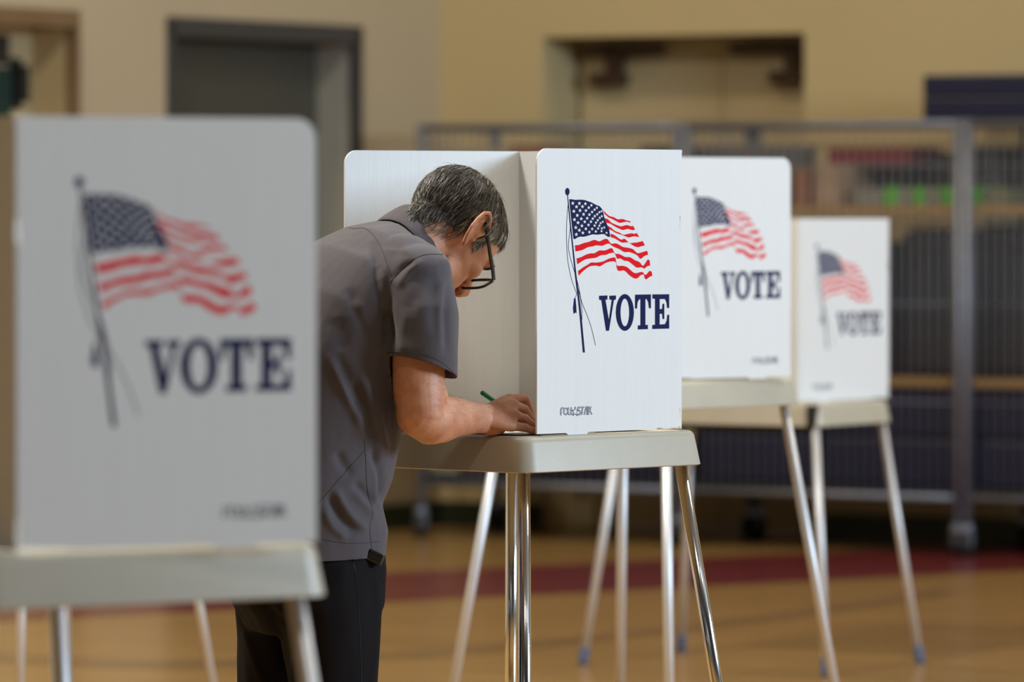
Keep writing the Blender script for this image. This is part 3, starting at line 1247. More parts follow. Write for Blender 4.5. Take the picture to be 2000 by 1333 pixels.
body_mesh = remeshed(head_parts() + [torso_parts(.024, 11)] + arm_parts(), 0.0026, 5, 0.5)
body_mesh.name = 'person'
body_mesh.materials.clear()
body_mesh.materials.append(M['skin'])

# small sculpting on the skin: eye sockets, ear bowl, nostrils, knuckle creases, forearm tendons
BV, BN = get_np(body_mesh)
HAi = np.array(HA.inverted())
HL = (BV - np.array(HC)) @ HAi.T


def dent(c, r, amt):
    d = np.linalg.norm((HL - np.array(c)) / np.array(r), axis=1)
    w_ = np.exp(-d * d * 1.5)
    global BV
    BV = BV - BN * (w_ * amt)[:, None]


for s in (-1, 1):
    dent((.096, s * .020, .016), (.010, .010, .010), .004)
    dent((.092, s * .036, -.006), (.014, .014, .005), .0015)
    dent((.108, s * .007, -.042), (.004, .004, .004), .004)
    dent((.002, s * .082, .000), (.0065, .008, .009), .0055)
    dent((.004, s * .084, .020), (.006, .006, .006), .002)
# soft uneven skin
nz = np.array([noise.noise(Vector(v) * 38.0) for v in BV[::1]])
BV = BV + BN * (nz * .0007)[:, None]
set_np(body_mesh, BV)
smooth_shade(body_mesh)
person = bpy.data.objects.new('person', body_mesh)
link(person)
tag(person, 'man in grey polo shirt and black trousers bent over writing in the booth', 'person')

# ---- polo shirt
parts = [torso_parts(0.0, 12)]
sl_pts = [P(790, 520, 10.93), P(812, 560, 10.89), P(826, 620, 10.865), P(828, 690, 10.852), P(829, 760, 10.85)]
parts.append(tube(sl_pts, [(.060, .070), (.068, .072), (.068, .070), (.064, .066), (.062, .064)], 36, RGT, 'round'))
# cap of the shoulder and filling towards the neck
parts.append(ellipsoid(P(818, 535, 10.89), (.062, .066, .056)))
parts.append(ellipsoid(P(790, 520, 10.95), (.080, .075, .055)))
slL = [mirror_pt(p) for p in sl_pts]
slL = [slL[0], slL[1], SHO_L.lerp(ELB_L, .35), SHO_L.lerp(ELB_L, .6), SHO_L.lerp(ELB_L, .85)]
parts.append(tube(slL, [.066, .068, .068, .064, .062], 32, RGT, 'round'))
shirt_mesh = remeshed(parts, 0.0042, 9, 0.5)
bm = bmesh.new()
bm.from_mesh(shirt_mesh)
# hem
hz = P(700, 1080, 10.9).z
bmesh.ops.bisect_plane(bm, geom=bm.verts[:] + bm.edges[:] + bm.faces[:], plane_co=(0, 0, hz), plane_no=(0.03, 0, -1), clear_outer=True)
# sleeve openings
pA, pB, pC = P(757, 707, 10.90), P(892, 745, 10.90), P(820, 705, 10.79)
pn_ = (pB - pA).cross(pC - pA).normalized()
if pn_.z > 0:
    pn_ = -pn_


def axis_dist(q, a, b):
    t = max(0, min(1, (q - a).dot(b - a) / (b - a).length_squared))
    return (q - a.lerp(b, t)).length


def cut_near(c, rad, co, no, ok):
    vs = {v for v in bm.verts if (v.co - c).length < rad and ok(v.co)}
    fs = [f for f in bm.faces if all(v in vs for v in f.verts)]
    es = {e for f in fs for e in f.edges}
    vv = {v for f in fs for v in f.verts}
    bmesh.ops.bisect_plane(bm, geom=list(vv) + list(es) + fs, plane_co=co, plane_no=no, clear_outer=True)


tV, tF = torso_parts(0.0, 12)
torso_bvh = BVHTree.FromPolygons(tV, tF)


def off_torso(q):
    return torso_bvh.find_nearest(q)[3]


cut_near(P(830, 775, 10.85), .125, pA, pn_,
         lambda q: off_torso(q) > .010)
axL = (ELB_L - SHO_L).normalized()
cut_near(SHO_L.lerp(ELB_L, .92), .12, SHO_L.lerp(ELB_L, .74), axL,
         lambda q: off_torso(q) > .010)
loose = [v for v in bm.verts if not v.link_faces]
bmesh.ops.delete(bm, geom=loose, context='VERTS')
# keep the largest island only
seen, best = set(), []
for v in bm.verts:
    if v in seen:
        continue
    st, isl = [v], []
    seen.add(v)
    while st:
        q = st.pop()
        isl.append(q)
        for e in q.link_edges:
            o_ = e.other_vert(q)
            if o_ not in seen:
                seen.add(o_)
                st.append(o_)
    if len(isl) > len(best):
        best = isl
keep = set(best)
bmesh.ops.delete(bm, geom=[v for v in bm.verts if v not in keep], context='VERTS')
bm.to_mesh(shirt_mesh)
bm.free()

# folds: polylines in the photo, (points, depth of crease in mm, width px, ridge beside it)
FOLDS = [
    ([(727, 470), (735, 520), (748, 590), (758, 640), (762, 690)], -6.0, 9),
    ([(742, 520), (748, 575), (756, 620)], 4.5, 8),
    ([(760, 570), (757, 620), (752, 660)], -2.5, 6),
    ([(765, 548), (785, 525), (812, 505)], -2.5, 6),
    ([(775, 565), (800, 530), (830, 506)], 2.0, 7),
    ([(680, 560), (705, 620), (730, 665)], -3.0, 12),
    ([(690, 575), (715, 630), (735, 665)], 2.2, 9),
    ([(640, 690), (665, 745), (690, 800), (712, 850)], 4.5, 9),
    ([(655, 690), (685, 755), (705, 810)], -3.5, 12),
    ([(700, 720), (722, 780), (735, 850), (748, 900)], 3.5, 8),
    ([(690, 740), (712, 800), (725, 860)], -3.0, 9),
    ([(735, 790), (748, 850), (757, 890)], 3.2, 7),
    ([(728, 870), (740, 930), (742, 985)], -5.0, 7),
    ([(735, 900), (737, 950), (728, 1000)], 3.0, 7),
    ([(650, 950), (680, 1005), (720, 1040)], 4.0, 9),
    ([(640, 960), (665, 1010), (700, 1045)], -4.0, 10),
    ([(690, 940), (715, 970), (738, 1000)], -3.5, 9),
    ([(690, 960), (712, 985), (735, 1010)], 3.0, 8),
    ([(630, 990), (650, 1030), (680, 1055)], 3.0, 8),
    ([(658, 880), (668, 905), (690, 930)], -3.0, 10),
    ([(840, 530), (850, 600), (852, 660)], -1.5, 14),
    ([(872, 560), (868, 620), (872, 700)], -2.5, 9),
    ([(862, 540), (860, 600), (864, 690)], 1.8, 8),
    ([(800, 600), (790, 650), (785, 700)], 2.0, 12),
    ([(815, 560), (800, 620), (795, 680)], -1.6, 12),
    ([(660, 620), (672, 690)], -2.0, 16),
    ([(770, 452), (765, 490)], -1.5, 16),
    ([(790, 460), (788, 500)], 1.5, 14),
    ([(640, 500), (690, 480), (720, 500)], -1.0, 20),
]
SV, SN = get_np(shirt_mesh)
SP = project_np(SV)
view = SV - np.array(CAM)
view /= np.linalg.norm(view, axis=1)[:, None]
facing = np.clip(-(SN * view).sum(1) * 2.5, 0, 1)


def poly_dist(Pxy, pts):
    d = np.full(len(Pxy), 1e9)
    tt = np.zeros(len(Pxy))
    n = len(pts) - 1
    for i in range(n):
        a, b = np.array(pts[i], float), np.array(pts[i + 1], float)
        ab = b - a
        t = np.clip(((Pxy - a) @ ab) / (ab @ ab), 0, 1)
        q = a + t[:, None] * ab
        di = np.linalg.norm(Pxy - q, axis=1)
        m_ = di < d
        d[m_] = di[m_]
        tt[m_] = (i + t[m_]) / n
    return d, tt


disp = np.zeros(len(SV))
for pts, amp, w_ in FOLDS:
    d, tt = poly_dist(SP, dense(pts, 4))
    fade = np.clip(np.minimum(tt, 1 - tt) * 5, 0, 1)
    fade = np.where((tt <= 0) | (tt >= 1), np.exp(-(d / w_) ** 2) * 0.0, fade)
    disp += 2.0 * amp * .001 * np.exp(-(d / w_) ** 2) * fade
disp *= facing
# loose cloth everywhere, also on the sides the photo does not show
nz = np.array([noise.noise(Vector((v[0] * 11, v[1] * 11, v[2] * 5.5))) for v in SV])
nz2 = np.array([noise.noise(Vector((v[0] * 30 + 5, v[1] * 30, v[2] * 14))) for v in SV])
disp += nz * .0035 + nz2 * .0012
SV = SV + SN * disp[:, None]
set_np(shirt_mesh, SV)
shirt_mesh.materials.clear()
shirt_mesh.materials.append(M['shirt'])
smooth_shade(shirt_mesh)
shirt_mesh.name = 'polo_shirt'
shirt = bpy.data.objects.new('polo_shirt', shirt_mesh)
link(shirt, person)
shirt['label'] = 'dark grey short-sleeved polo shirt'
s_ = shirt.modifiers.new('cloth', 'SOLIDIFY')
s_.thickness = .0025
s_.offset = -1
sm = shirt.modifiers.new('s', 'SMOOTH')
sm.factor = .4
sm.iterations = 2

shirt_bvh = BVHTree.FromPolygons([Vector(v) for v in SV], [tuple(p.vertices) for p in shirt_mesh.polygons])


def seam(pts, r=.0006, k=8):
    out = []
    for q in dense(pts, k):
        r_ = ray(*q).normalized()
        h = shirt_bvh.ray_cast(CAM, r_)
        if h[0] is None or (out and (h[0] - out[-1]).length > .05):
            continue
        out.append(h[0] + h[1] * .0002)
    if len(out) < 3:
        return
    MB().tube(out, r, 6).build('seam', M['seam'], shirt, True)


for sp in ([(681, 445), (695, 447), (712, 446), (728, 458), (745, 485), (757, 520), (765, 540)],
           [(762, 552), (778, 532), (800, 511), (830, 498), (862, 497), (882, 501)],
           [(757, 690), (790, 688), (830, 694), (862, 708), (886, 728)],
           [(712, 860), (714, 900), (718, 960), (728, 1000), (722, 1030), (726, 1075)],
           [(712, 880), (690, 905), (655, 945), (622, 985)],
           [(622, 1052), (660, 1060), (700, 1062), (742, 1058)]):
    seam(sp)

# collar: a folded band around the neck, open at the front
ncx = mp(816, 469)
nt_ = (mp(842, 448) - mp(790, 492)).normalized()
nn_ = nt_.cross(RGT)
prof = [(.062, -.020), (.0615, .012), (.0645, .021), (.070, .020), (.079, .006), (.089, -.016), (.091, -.020)]
rings = []
nA = 40
for k in range(nA + 1):
    a = math.radians(-152 + 304 * k / nA)          # 0 = nape
    dirv = -nn_ * math.cos(a) + RGT * math.sin(a)
    back = math.cos(a)
    row = []
    for (r_, h_) in prof:
        rr_ = r_ * (1.0 + .02 * abs(math.sin(a)))
        row.append(ncx + dirv * rr_ + nt_ * (h_ + .006 * back))
    q = shirt_bvh.find_nearest(row[-1] - nt_ * .004)
    if q[0] is not None:
        e_ = q[0] + q[1] * .0035
        top = row[3]
        for j_, f_ in ((4, .36), (5, .78), (6, 1.0)):
            row[j_] = top.lerp(e_, f_) + dirv * (.004 * math.sin(f_ * math.pi))
    rings.append(row)
V, F = [], []
for r_ in rings:
    V.extend(r_)
m_ = len(prof)
for k in range(nA):
    for j in range(m_ - 1):
        F.append((k * m_ + j, k * m_ + j + 1, (k + 1) * m_ + j + 1, (k + 1) * m_ + j))
col = mesh_obj('collar', V, F, M['shirt'], shirt, True)
s_ = col.modifiers.new('cloth', 'SOLIDIFY')
s_.thickness = .0035
ss = col.modifiers.new('sub', 'SUBSURF')
ss.levels = 2
ss.render_levels = 2

# ---- trousers
parts = []
cs = [mp(599, 1060), mp(600, 1110), mp(600, 1180), mp(600, 1235)]
rings = [super_ring(c, FWD, RGT, hd, hw, 40, 2.3) for c, hd, hw in zip(cs, (.138, .142, .135, .10), (.172, .18, .18, .15))]
parts.append(loft(rings))
for hp, kn, an in ((HIP_R, KNEE_R, ANK_R), (HIP_L, KNEE_L, ANK_L)):
    d0 = hp.lerp(kn, .25)
    parts.append(tube([hp + Vector((0, 0, .02)), d0, hp.lerp(kn, .6), kn, kn.lerp(an, .4), an.lerp(kn, .12), an - Vector((0, 0, .045))],
                      [(.100, .092), (.104, .094), (.094, .086), (.084, .078), (.080, .074), (.076, .072), (.078, .076)], 30, FWD, True))
tr_mesh = remeshed(parts, .006, 8, .5)
TV, TN = get_np(tr_mesh)
nz = np.array([noise.noise(Vector((v[0] * 13, v[1] * 13, v[2] * 6 + 3))) for v in TV])
nz2 = np.array([noise.noise(Vector((v[0] * 30, v[1] * 30, v[2] * 10 + 3))) for v in TV])
TV = TV + TN * (nz * .006 + nz2 * .002)[:, None]
TP = project_np(TV)
vw = TV - np.array(CAM)
vw /= np.linalg.norm(vw, axis=1)[:, None]
fc = np.clip(-(TN * vw).sum(1) * 2.5, 0, 1)
for pts, amp, w_ in [([(735, 1140), (742, 1200), (738, 1260), (728, 1330)], 3, 7), ([(480, 1240), (500, 1300), (520, 1350)], 4, 8),
                     ([(520, 1180), (545, 1240), (560, 1320)], -6, 10), ([(575, 1290), (560, 1330)], 3, 7),
                     ([(530, 1200), (560, 1215), (600, 1216)], -4, 8)]:
    d, tt = poly_dist(TP, dense(pts, 4))
    TV = TV + TN * (amp * .001 * np.exp(-(d / w_) ** 2) * fc)[:, None]
set_np(tr_mesh, TV)
tr_mesh.materials.clear()
tr_mesh.materials.append(M['trousers'])
smooth_shade(tr_mesh)
tro = bpy.data.objects.new('trousers', tr_mesh)
tr_mesh.name = 'trousers'
link(tro, person)
tro['label'] = 'loose black trousers'
tr_bvh = BVHTree.FromPolygons([Vector(v) for v in TV], [tuple(p.vertices) for p in tr_mesh.polygons])
out = []
for q in dense([(688, 1090), (697, 1140), (701, 1200), (704, 1270), (706, 1345)], 8):
    h = tr_bvh.ray_cast(CAM, ray(*q).normalized())
    if h[0] is not None:
        out.append(h[0] + h[1] * .0002)
if len(out) > 3:
    MB().tube(out, .0009, 6).build('side_seam', M['black_plastic'], tro, True)
# shoes
for an in (ANK_R, ANK_L):
    V, F = [], []
    rings = []
    base = Vector((an.x, an.y, 0))
    for x, w_, h_ in ((-.085, .020, .050), (-.075, .034, .075), (-.03, .038, .085), (.03, .040, .075), (.09, .046, .058),
                      (.15, .046, .045), (.185, .034, .036), (.20, .014, .026)):
        ring = []
        for j in range(16):
            a = 2 * math.pi * j / 16
            y_, z_ = math.cos(a), math.sin(a)
            zz = max(0.0, h_ * .5 * (1 + z_ * 1.0))
            ring.append(base + FWD * x + RGT * (w_ * math.copysign(abs(y_) ** .8, y_)) + UP * zz)
        rings.append(ring)
    V, F = loft(rings)
    o = recalc(mesh_obj('shoe', V, F, M['shoe'], person, True))
    mbx = MB()
    rings = []
    for z_ in (0, .014):
        rings.append([base + FWD * (.055 + .135 * math.cos(a)) + RGT * ((.043 - .006 * math.cos(a + .4)) * math.sin(a)) + UP * z_
                      for a in np.linspace(0, 2 * math.pi, 25)[:-1]])
    V, F = loft(rings)
    recalc(mesh_obj('sole', V, F, M['caster_rubber'], o))
# phone pouch on the belt
pc = P(733, 1086, 10.83)
hh = tr_bvh.ray_cast(CAM, ray(726, 1089).normalized())
pc = (hh[0] if hh[0] is not None else pc) + Vector((.005, -.004, 0))
mb = MB().box((0, 0, 0), (.036, .022, .024), Matrix.Rotation(.45, 3, 'Y'))
pouch = mb.build('phone_pouch', M['black_plastic'], person)
pouch.location = pc
bevel(pouch, .006, 3)
pouch['label'] = 'small black glossy phone pouch at the belt'

# ---- hair
head_bvh = BVHTree.FromPolygons([Vector(v) for v in BV], [tuple(p.vertices) for p in body_mesh.polygons])
HAinv = HA.inverted()


def hairline(p):
    """>0 inside the hair; p in head frame"""
    x, y, z = p
    side = min(1, abs(y) / .056)
    if x < -.030:
        lim = -.064 + .056 * side ** 1.5
    elif x < -.008:
        lim = -.010 + max(0, (x + .022) / .014) * .044
    elif x < .016:
        lim = .034
    elif x < .034:
        lim = -.006
    elif x < .062:
        lim = .044 + (x - .034) * .9
    else:
        lim = .072 + (x - .062) * 1.2
    return z - lim


cen = np.array([p.center for p in body_mesh.polygons])
cl = (cen - np.array(HC)) @ HAi.T
near = np.where((np.abs(cl[:, 0]) < .13) & (np.abs(cl[:, 1]) < .095) & (cl[:, 2] > -.07) & (cl[:, 2] < .16))[0]
ear_box = (np.abs(cl[:, 1]) > .0765) & (cl[:, 2] < .056) & (cl[:, 2] > -.050) & (cl[:, 0] > -.050) & (cl[:, 0] < .03)
scalp = [i for i in near if hairline(cl[i]) > 0 and not ear_box[i]
         and Vector(body_mesh.polygons[i].normal).dot(HA @ Vector(cl[i] - np.array((-.01, 0, .03)))) > 0]
# hair mass under the strands
vid = {}
V, F = [], []
for i in scalp:
    f = []
    for vi in body_mesh.polygons[i].vertices:
        if vi not in vid:
            vid[vi] = len(V)
            p = Vector(BV[vi])
            hloc = HAinv @ (p - HC)
            th = min(.0065, .0004 + max(0, hairline(hloc)) * .30)
            wv = noise.noise(Vector((hloc.x * 90, hloc.y * 90, hloc.z * 40))) * .0012
            V.append(p + Vector(BN[vi]) * max(.0003, th + wv * min(1, th / .004)))
        f.append(vid[vi])
    F.append(f)
hair = mesh_obj('hair', V, F, M['hair'], person, True)
tones = []
for v in V:
    h = HAinv @ (Vector(v) - HC)
    sd_ = max(0, min(1, (abs(h.y) - .035) / .035)) * max(0, min(1, (h.x + .05) / .05)) * max(0, min(1, (.105 - h.z) / .06))
    tones.append(max(0, min(1, .16 + .22 * sd_ + (.2 if h.x > .012 and h.z < .055 else 0) + .10 * noise.noise(h * 160))))
at = hair.data.attributes.new('tone', 'FLOAT', 'POINT')
at.data.foreach_set('value', tones)
hair['label'] = 'short combed salt-and-pepper hair'

CROWN = Vector((-.035, .012, .132))
HV, HF, HT = [], [], []


def strand(p, n, d, length, lift, tone, r=.00055, seg=7, droop=.0):
    pts = []
    cur, nrm = p.copy(), n.copy()
    step = length / seg
    wob = Vector((random.uniform(-1, 1), random.uniform(-1, 1), random.uniform(-1, 1))) * .22
    for k in range(seg + 1):
        t = k / seg
        pts.append(cur + nrm * (.0008 + lift * math.sin(min(1, t * 1.25) * math.pi * .5)))
        d = (d + wob * .25 + Vector((0, 0, -droop)))
        d = (d - nrm * d.dot(nrm)).normalized()
        nx = cur + d * step
        q = head_bvh.find_nearest(nx)
        if q[0] is None:
            break
        loc = HAinv @ (q[0] - HC)
        if (q[0] - nx).length > .012:
            nrm = nrm
            cur = nx
        else:
            cur = q[0]
            nrm = (nrm * .4 + q[1] * .6).normalized()
    if len(pts) < 3:
        return
    base = len(HV)
    rad = [r * (1.0 - .65 * (k / (len(pts) - 1)) ** 2) for k in range(len(pts))]
    Vt, Ft = tube(pts, rad, 3, nrm, False)
    HV.extend(Vt)
    HF.extend([tuple(i + base for i in f) for f in Ft])
    HT.extend([tone] * len(Vt))


areas = np.array([body_mesh.polygons[i].area for i in scalp])
prob = areas / areas.sum()
pick = rng.choice(len(scalp), size=8200, p=prob)
for s in pick:
    i = scalp[s]
    pl = body_mesh.polygons[i]
    p, n = Vector(cen[i]), Vector(pl.normal)
    h = Vector(cl[i])
    p += Vector((random.uniform(-1, 1), random.uniform(-1, 1), random.uniform(-1, 1))) * .0013
    away = h - CROWN
    flow = away.normalized()
    if h.x > -.01:
        flow = flow + Vector((-.55 if h.z < .10 else .1, 0, -.5))       # sides are combed down and back
    else:
        flow = flow + Vector((-.25, 0, -.45))
    flow = HA @ flow
    # colour: dark crown and nape, grey sides and front
    side = max(0, min(1, (abs(h.y) - .035) / .035)) * max(0, min(1, (h.x + .05) / .05)) * max(0, min(1, (.105 - h.z) / .06))
    front = max(0, min(1, (h.x - .035) / .03))
    g = .33 + .40 * side + .38 * front * max(.35, side)
    if h.x > .012 and h.z < .055:
        g = .78
    tone = min(1, max(0, random.gauss(g, .24)))
    if random.random() < .10 + .15 * side:
        tone = min(1, tone + .4)
    hl_ = hairline(h)
    L = random.uniform(.022, .042) * (0.55 + min(1, hl_ / .03) * .55)
    if h.x > .01 and h.z < .05:
        L *= .55
    lift = random.uniform(.003, .0085) * (0.35 + min(1, hl_ / .025) * .65)
    strand(p, n, flow, L, lift, tone, random.uniform(.00055, .0011), droop=.05)
# sparse hairs below the nape hairline, loose hairs on top, eyebrows
nape = [i for i in near if -.040 < hairline(cl[i]) <= 0 and cl[i][0] < -.012 and not ear_box[i]]
for i in random.sample(nape, min(520, len(nape))):
    h = Vector(cl[i])
    strand(Vector(cen[i]), Vector(body_mesh.polygons[i].normal), HA @ Vector((-.25, 0, -1)), random.uniform(.008, .018), .0012,
           random.uniform(.2, .8), .0004, 4)
for k in range(70):
    i = scalp[int(rng.choice(len(scalp), p=prob))]
    h = Vector(cl[i])
    if h.z < .06:
        continue
    strand(Vector(cen[i]), Vector(body_mesh.polygons[i].normal), HA @ ((h - CROWN).normalized()), random.uniform(.03, .05),
           random.uniform(.010, .015), random.uniform(.1, .6), .0004)
brow = [i for i in near if .070 < cl[i][0] and .024 < cl[i][2] < .036 and .012 < abs(cl[i][1]) < .044]
for k in range(360):
    if not brow:
        break
    i = random.choice(brow)
    s = 1 if cl[i][1] > 0 else -1
    strand(Vector(cen[i]), Vector(body_mesh.polygons[i].normal), HA @ Vector((0.5, s * .8, .15)), random.uniform(.006, .010), .003,
           random.uniform(.1, .6), .0005, 4)
hs = mesh_obj('hair_strands', HV, HF, M['hair'], hair, True)
hs['kind'] = 'stuff'
hs['label'] = 'fine dark and grey hair strands'
at = hs.data.attributes.new('tone', 'FLOAT', 'POINT')
at.data.foreach_set('value', HT)

# forearm hair
AV, AF = [], []
arm_ids = []
bp = project_np(cen)
for i in np.where((bp[:, 0] > 765) & (bp[:, 0] < 985) & (bp[:, 1] > 705) & (bp[:, 1] < 860) & (cen[:, 1] < 11.12) & (cen[:, 1] > 10.7))[0]:
    arm_ids.append(i)
fdir = (WRI - ELB).normalized()
for i in random.sample(arm_ids, min(550, len(arm_ids))):
    p, n = Vector(cen[i]), Vector(body_mesh.polygons[i].normal)
    d = (fdir + Vector((random.uniform(-.5, .5), random.uniform(-.5, .5), random.uniform(-.9, .1))))
    d = (d - n * d.dot(n)).normalized()
    L = random.uniform(.006, .013)
    pts = [p, p + d * L * .5 + n * L * .22, p + d * L + n * L * .25]
    Vt, Ft = tube(pts, [.00015, .00014, .00008], 3, n, False)
    b_ = len(AV)
    AV.extend(Vt)
    AF.extend([tuple(j + b_ for j in f) for f in Ft])
M['arm_hair'] = mat('brown_arm_hair', srgb(158, 108, 76), 0.5)
ah = mesh_obj('arm_hair', AV, AF, M['arm_hair'], person, True)
ah['kind'] = 'stuff'

# ---- eyeglasses
gl = bpy.data.objects.new('eyeglasses', None)
link(gl, person)


GT = math.radians(12)


def G(p):
    # the glasses have slid down: turned about the tops of the ears
    x, z = p[0] - 0.0, p[2] - .033
    return H((x * math.cos(GT) + z * math.sin(GT), p[1], .033 - x * math.sin(GT) + z * math.cos(GT)))


def gtube(pts, r, name, n=8, sq=None):
    V, F = tube([G(p) for p in pts], r if sq is None else [sq] * len(pts), n, hu, True)
    return mesh_obj(name, V, F, M['black_plastic'], gl, True)


FX = .112     # distance of the lens plane in front of the ear axis
for s in (-1, 1):
    gtube([(-.004, s * .083, .034), (.004, s * .083, .033), (.05, s * .081, .024), (.09, s * .079, .019), (FX - .004, s * .077, .016)],
          None, 'temple_arm', 8, (.0052, .0022))
    gtube([(-.004, s * .083, .034), (-.020, s * .081, .022), (-.026, s * .080, .006)], .0025, 'temple_tip')
    c = Vector((FX, s * .039, .004))
    ring = []
    for k in range(28):
        a = 2 * math.pi * k / 28
        ca, sa = math.cos(a), math.sin(a)
        y = .034 * math.copysign(abs(ca) ** .55, ca)
        z = .0205 * math.copysign(abs(sa) ** .55, sa)
        ring.append((c.x - .10 * abs(s * .039 + y) ** 1.6, c.y + y, c.z + z))
    V, F = [], []
    cr = [G(p) for p in ring]
    n_ = len(cr)
    for k in range(n_):
        t = (cr[(k + 1) % n_] - cr[k - 1]).normalized()
        o_ = (cr[k] - G(c)).normalized()
        for du, dv in ((-.0022, -.0024), (.0022, -.0024), (.0022, .0024), (-.0022, .0024)):
            V.append(cr[k] + o_ * du + hf * dv)
    for k in range(n_):
        for j in range(4):
            F.append((k * 4 + j, k * 4 + (j + 1) % 4, ((k + 1) % n_) * 4 + (j + 1) % 4, ((k + 1) % n_) * 4 + j))
    rim = recalc(mesh_obj('rim', V, F, M['black_plastic'], gl, True))
    if 'lens' not in M:
        lm = bpy.data.materials.new('clear_lens')
        lm.use_nodes = True
        nt = lm.node_tree
        nt.nodes.remove(nt.nodes['Principled BSDF'])
        mx = nt.nodes.new('ShaderNodeMixShader')
        tr = nt.nodes.new('ShaderNodeBsdfTransparent')
        gs = nt.nodes.new('ShaderNodeBsdfGlossy')
        gs.inputs['Roughness'].default_value = .03
        mx.inputs[0].default_value = .06
        nt.links.new(tr.outputs[0], mx.inputs[1])
        nt.links.new(gs.outputs[0], mx.inputs[2])
        nt.links.new(mx.outputs[0], nt.nodes['Material Output'].inputs[0])
        M['lens'] = lm
    mesh_obj('lens', cr + [p + hf * .0015 for p in cr], [tuple(range(n_)), tuple(range(2 * n_ - 1, n_ - 1, -1))]
             + [(k, n_ + k, n_ + (k + 1) % n_, (k + 1) % n_) for k in range(n_)], M['lens'], gl)
gtube([(FX - .001, -.007, .010), (FX + .002, 0, .012), (FX - .001, .007, .010)], .0025, 'bridge')

# ---- things on the table
A_, B_ = P(941, 767, 11.10), P(1040, 838, 11.20)
B_.z = ZT + .006
ax = (B_ - A_).normalized()
pen = thing('pen', 'green pen held in the right hand of the man', 'pen', B_)
Al, Bl = A_ - B_, Vector((0, 0, 0))
MB().tube([Al, Al + ax * .002, Bl - ax * .022], [.0040, .0048, .0048], 16).build('barrel', M['pen'], pen, True)
MB().tube([Bl - ax * .022, Bl - ax * .010, Bl], [.0046, .0030, .0008], 16).build('tip', M['black_plastic'], pen, True)


def sheet(name, label, cat, c, w, d, rz_, material, z, curl=.003, thick=.0006):
    nx, ny = 10, 10
    V = []
    for k in (0, 1):
        for i in range(nx + 1):
            for j in range(ny + 1):
                x, y = (i / nx - .5) * w, (j / ny - .5) * d
                e = max(abs(x) / (w / 2), abs(y) / (d / 2)) ** 6
                zz = curl * e * (0.3 + .7 * abs(noise.noise(Vector((x * 14, y * 14, 2))))) * 1.5
                q = rot2((x, y), rz_)
                V.append((q.x, q.y, zz + k * thick))
    m0 = (nx + 1) * (ny + 1)
    F = []
    for i in range(nx):
        for j in range(ny):
            a = i * (ny + 1) + j
            F.append((a, a + 1, a + ny + 2, a + ny + 1))
            F.append((m0 + a, m0 + a + ny + 1, m0 + a + ny + 2, m0 + a + 1))
    bd_ = [i * (ny + 1) for i in range(nx + 1)] + [nx * (ny + 1) + j for j in range(1, ny + 1)] \
        + [i * (ny + 1) + ny for i in range(nx - 1, -1, -1)] + [j for j in range(ny - 1, 0, -1)]
    for k in range(len(bd_)):
        a, b = bd_[k], bd_[(k + 1) % len(bd_)]
        F.append((a, b, m0 + b, m0 + a))
    o = mesh_obj(name, V, F, material, None, True)
    o.location = (c.x, c.y, z)
    return tag(o, label, cat)


bl = MAIN_C + rot2((.10, -.085), BYAW)
sheet('ballot_sheet', 'white ballot sheet under the writing hand', 'paper', bl, .20, .28, BYAW + .05, M['paper'], ZT + .0005)
bl = MAIN_C + rot2((.17, .08), BYAW)
sheet('instruction_sheet', 'pale yellow sheet beside the shield, beyond the fingers', 'paper', bl, .10, .15, BYAW - .1, M['yellow_paper'], ZT + .0022)
# red folder at the table's front edge, mostly behind the forearm
fo = MAIN_C + rot2((-.13, -.150), BYAW)
fd_ = thing('folder', 'red folder lying on the table behind the forearm of the man', 'folder', (fo.x, fo.y, ZT), BYAW)
bevel(MB().box((0, 0, .0035), (.17, .15, .006)).build('back_cover', M['red_cloth'], fd_), .001)
bevel(MB().box((0, 0, .0105), (.165, .145, .006)).build('pages', M['paper'], fd_), .001)
bevel(MB().box((0, .0, .0165), (.17, .15, .005), Matrix.Rotation(.01, 3, 'X')).build('front_cover', M['red_cloth'], fd_), .001)

# ------------------------------------------------------------------ wire cage carts along the right wall
CA0 = Vector((-0.4046, 24.3, 0))
AX = Matrix((DR, -NR, Vector((0, 0, 1)))).transposed()     # local x along the wall, y towards the wall
CRZ = math.atan2(DR.y, DR.x)
ZTOP, ZSH, ZMID, ZBOT = 1.765, 1.40, 0.70, 0.235
CL, CDp = 1.296, 0.62
CART_LABELS = ['grey wire cage cart standing left, nearest the corner', 'grey wire cage cart in the middle with a red folded banner on top shelf',
               'grey wire cage cart cut by the right edge of the picture']


def cw(x, y, z):
    """point in the row of carts: x along the row from its left end, y depth behind the front"""
    return CA0 + AX @ Vector((x, y, z))


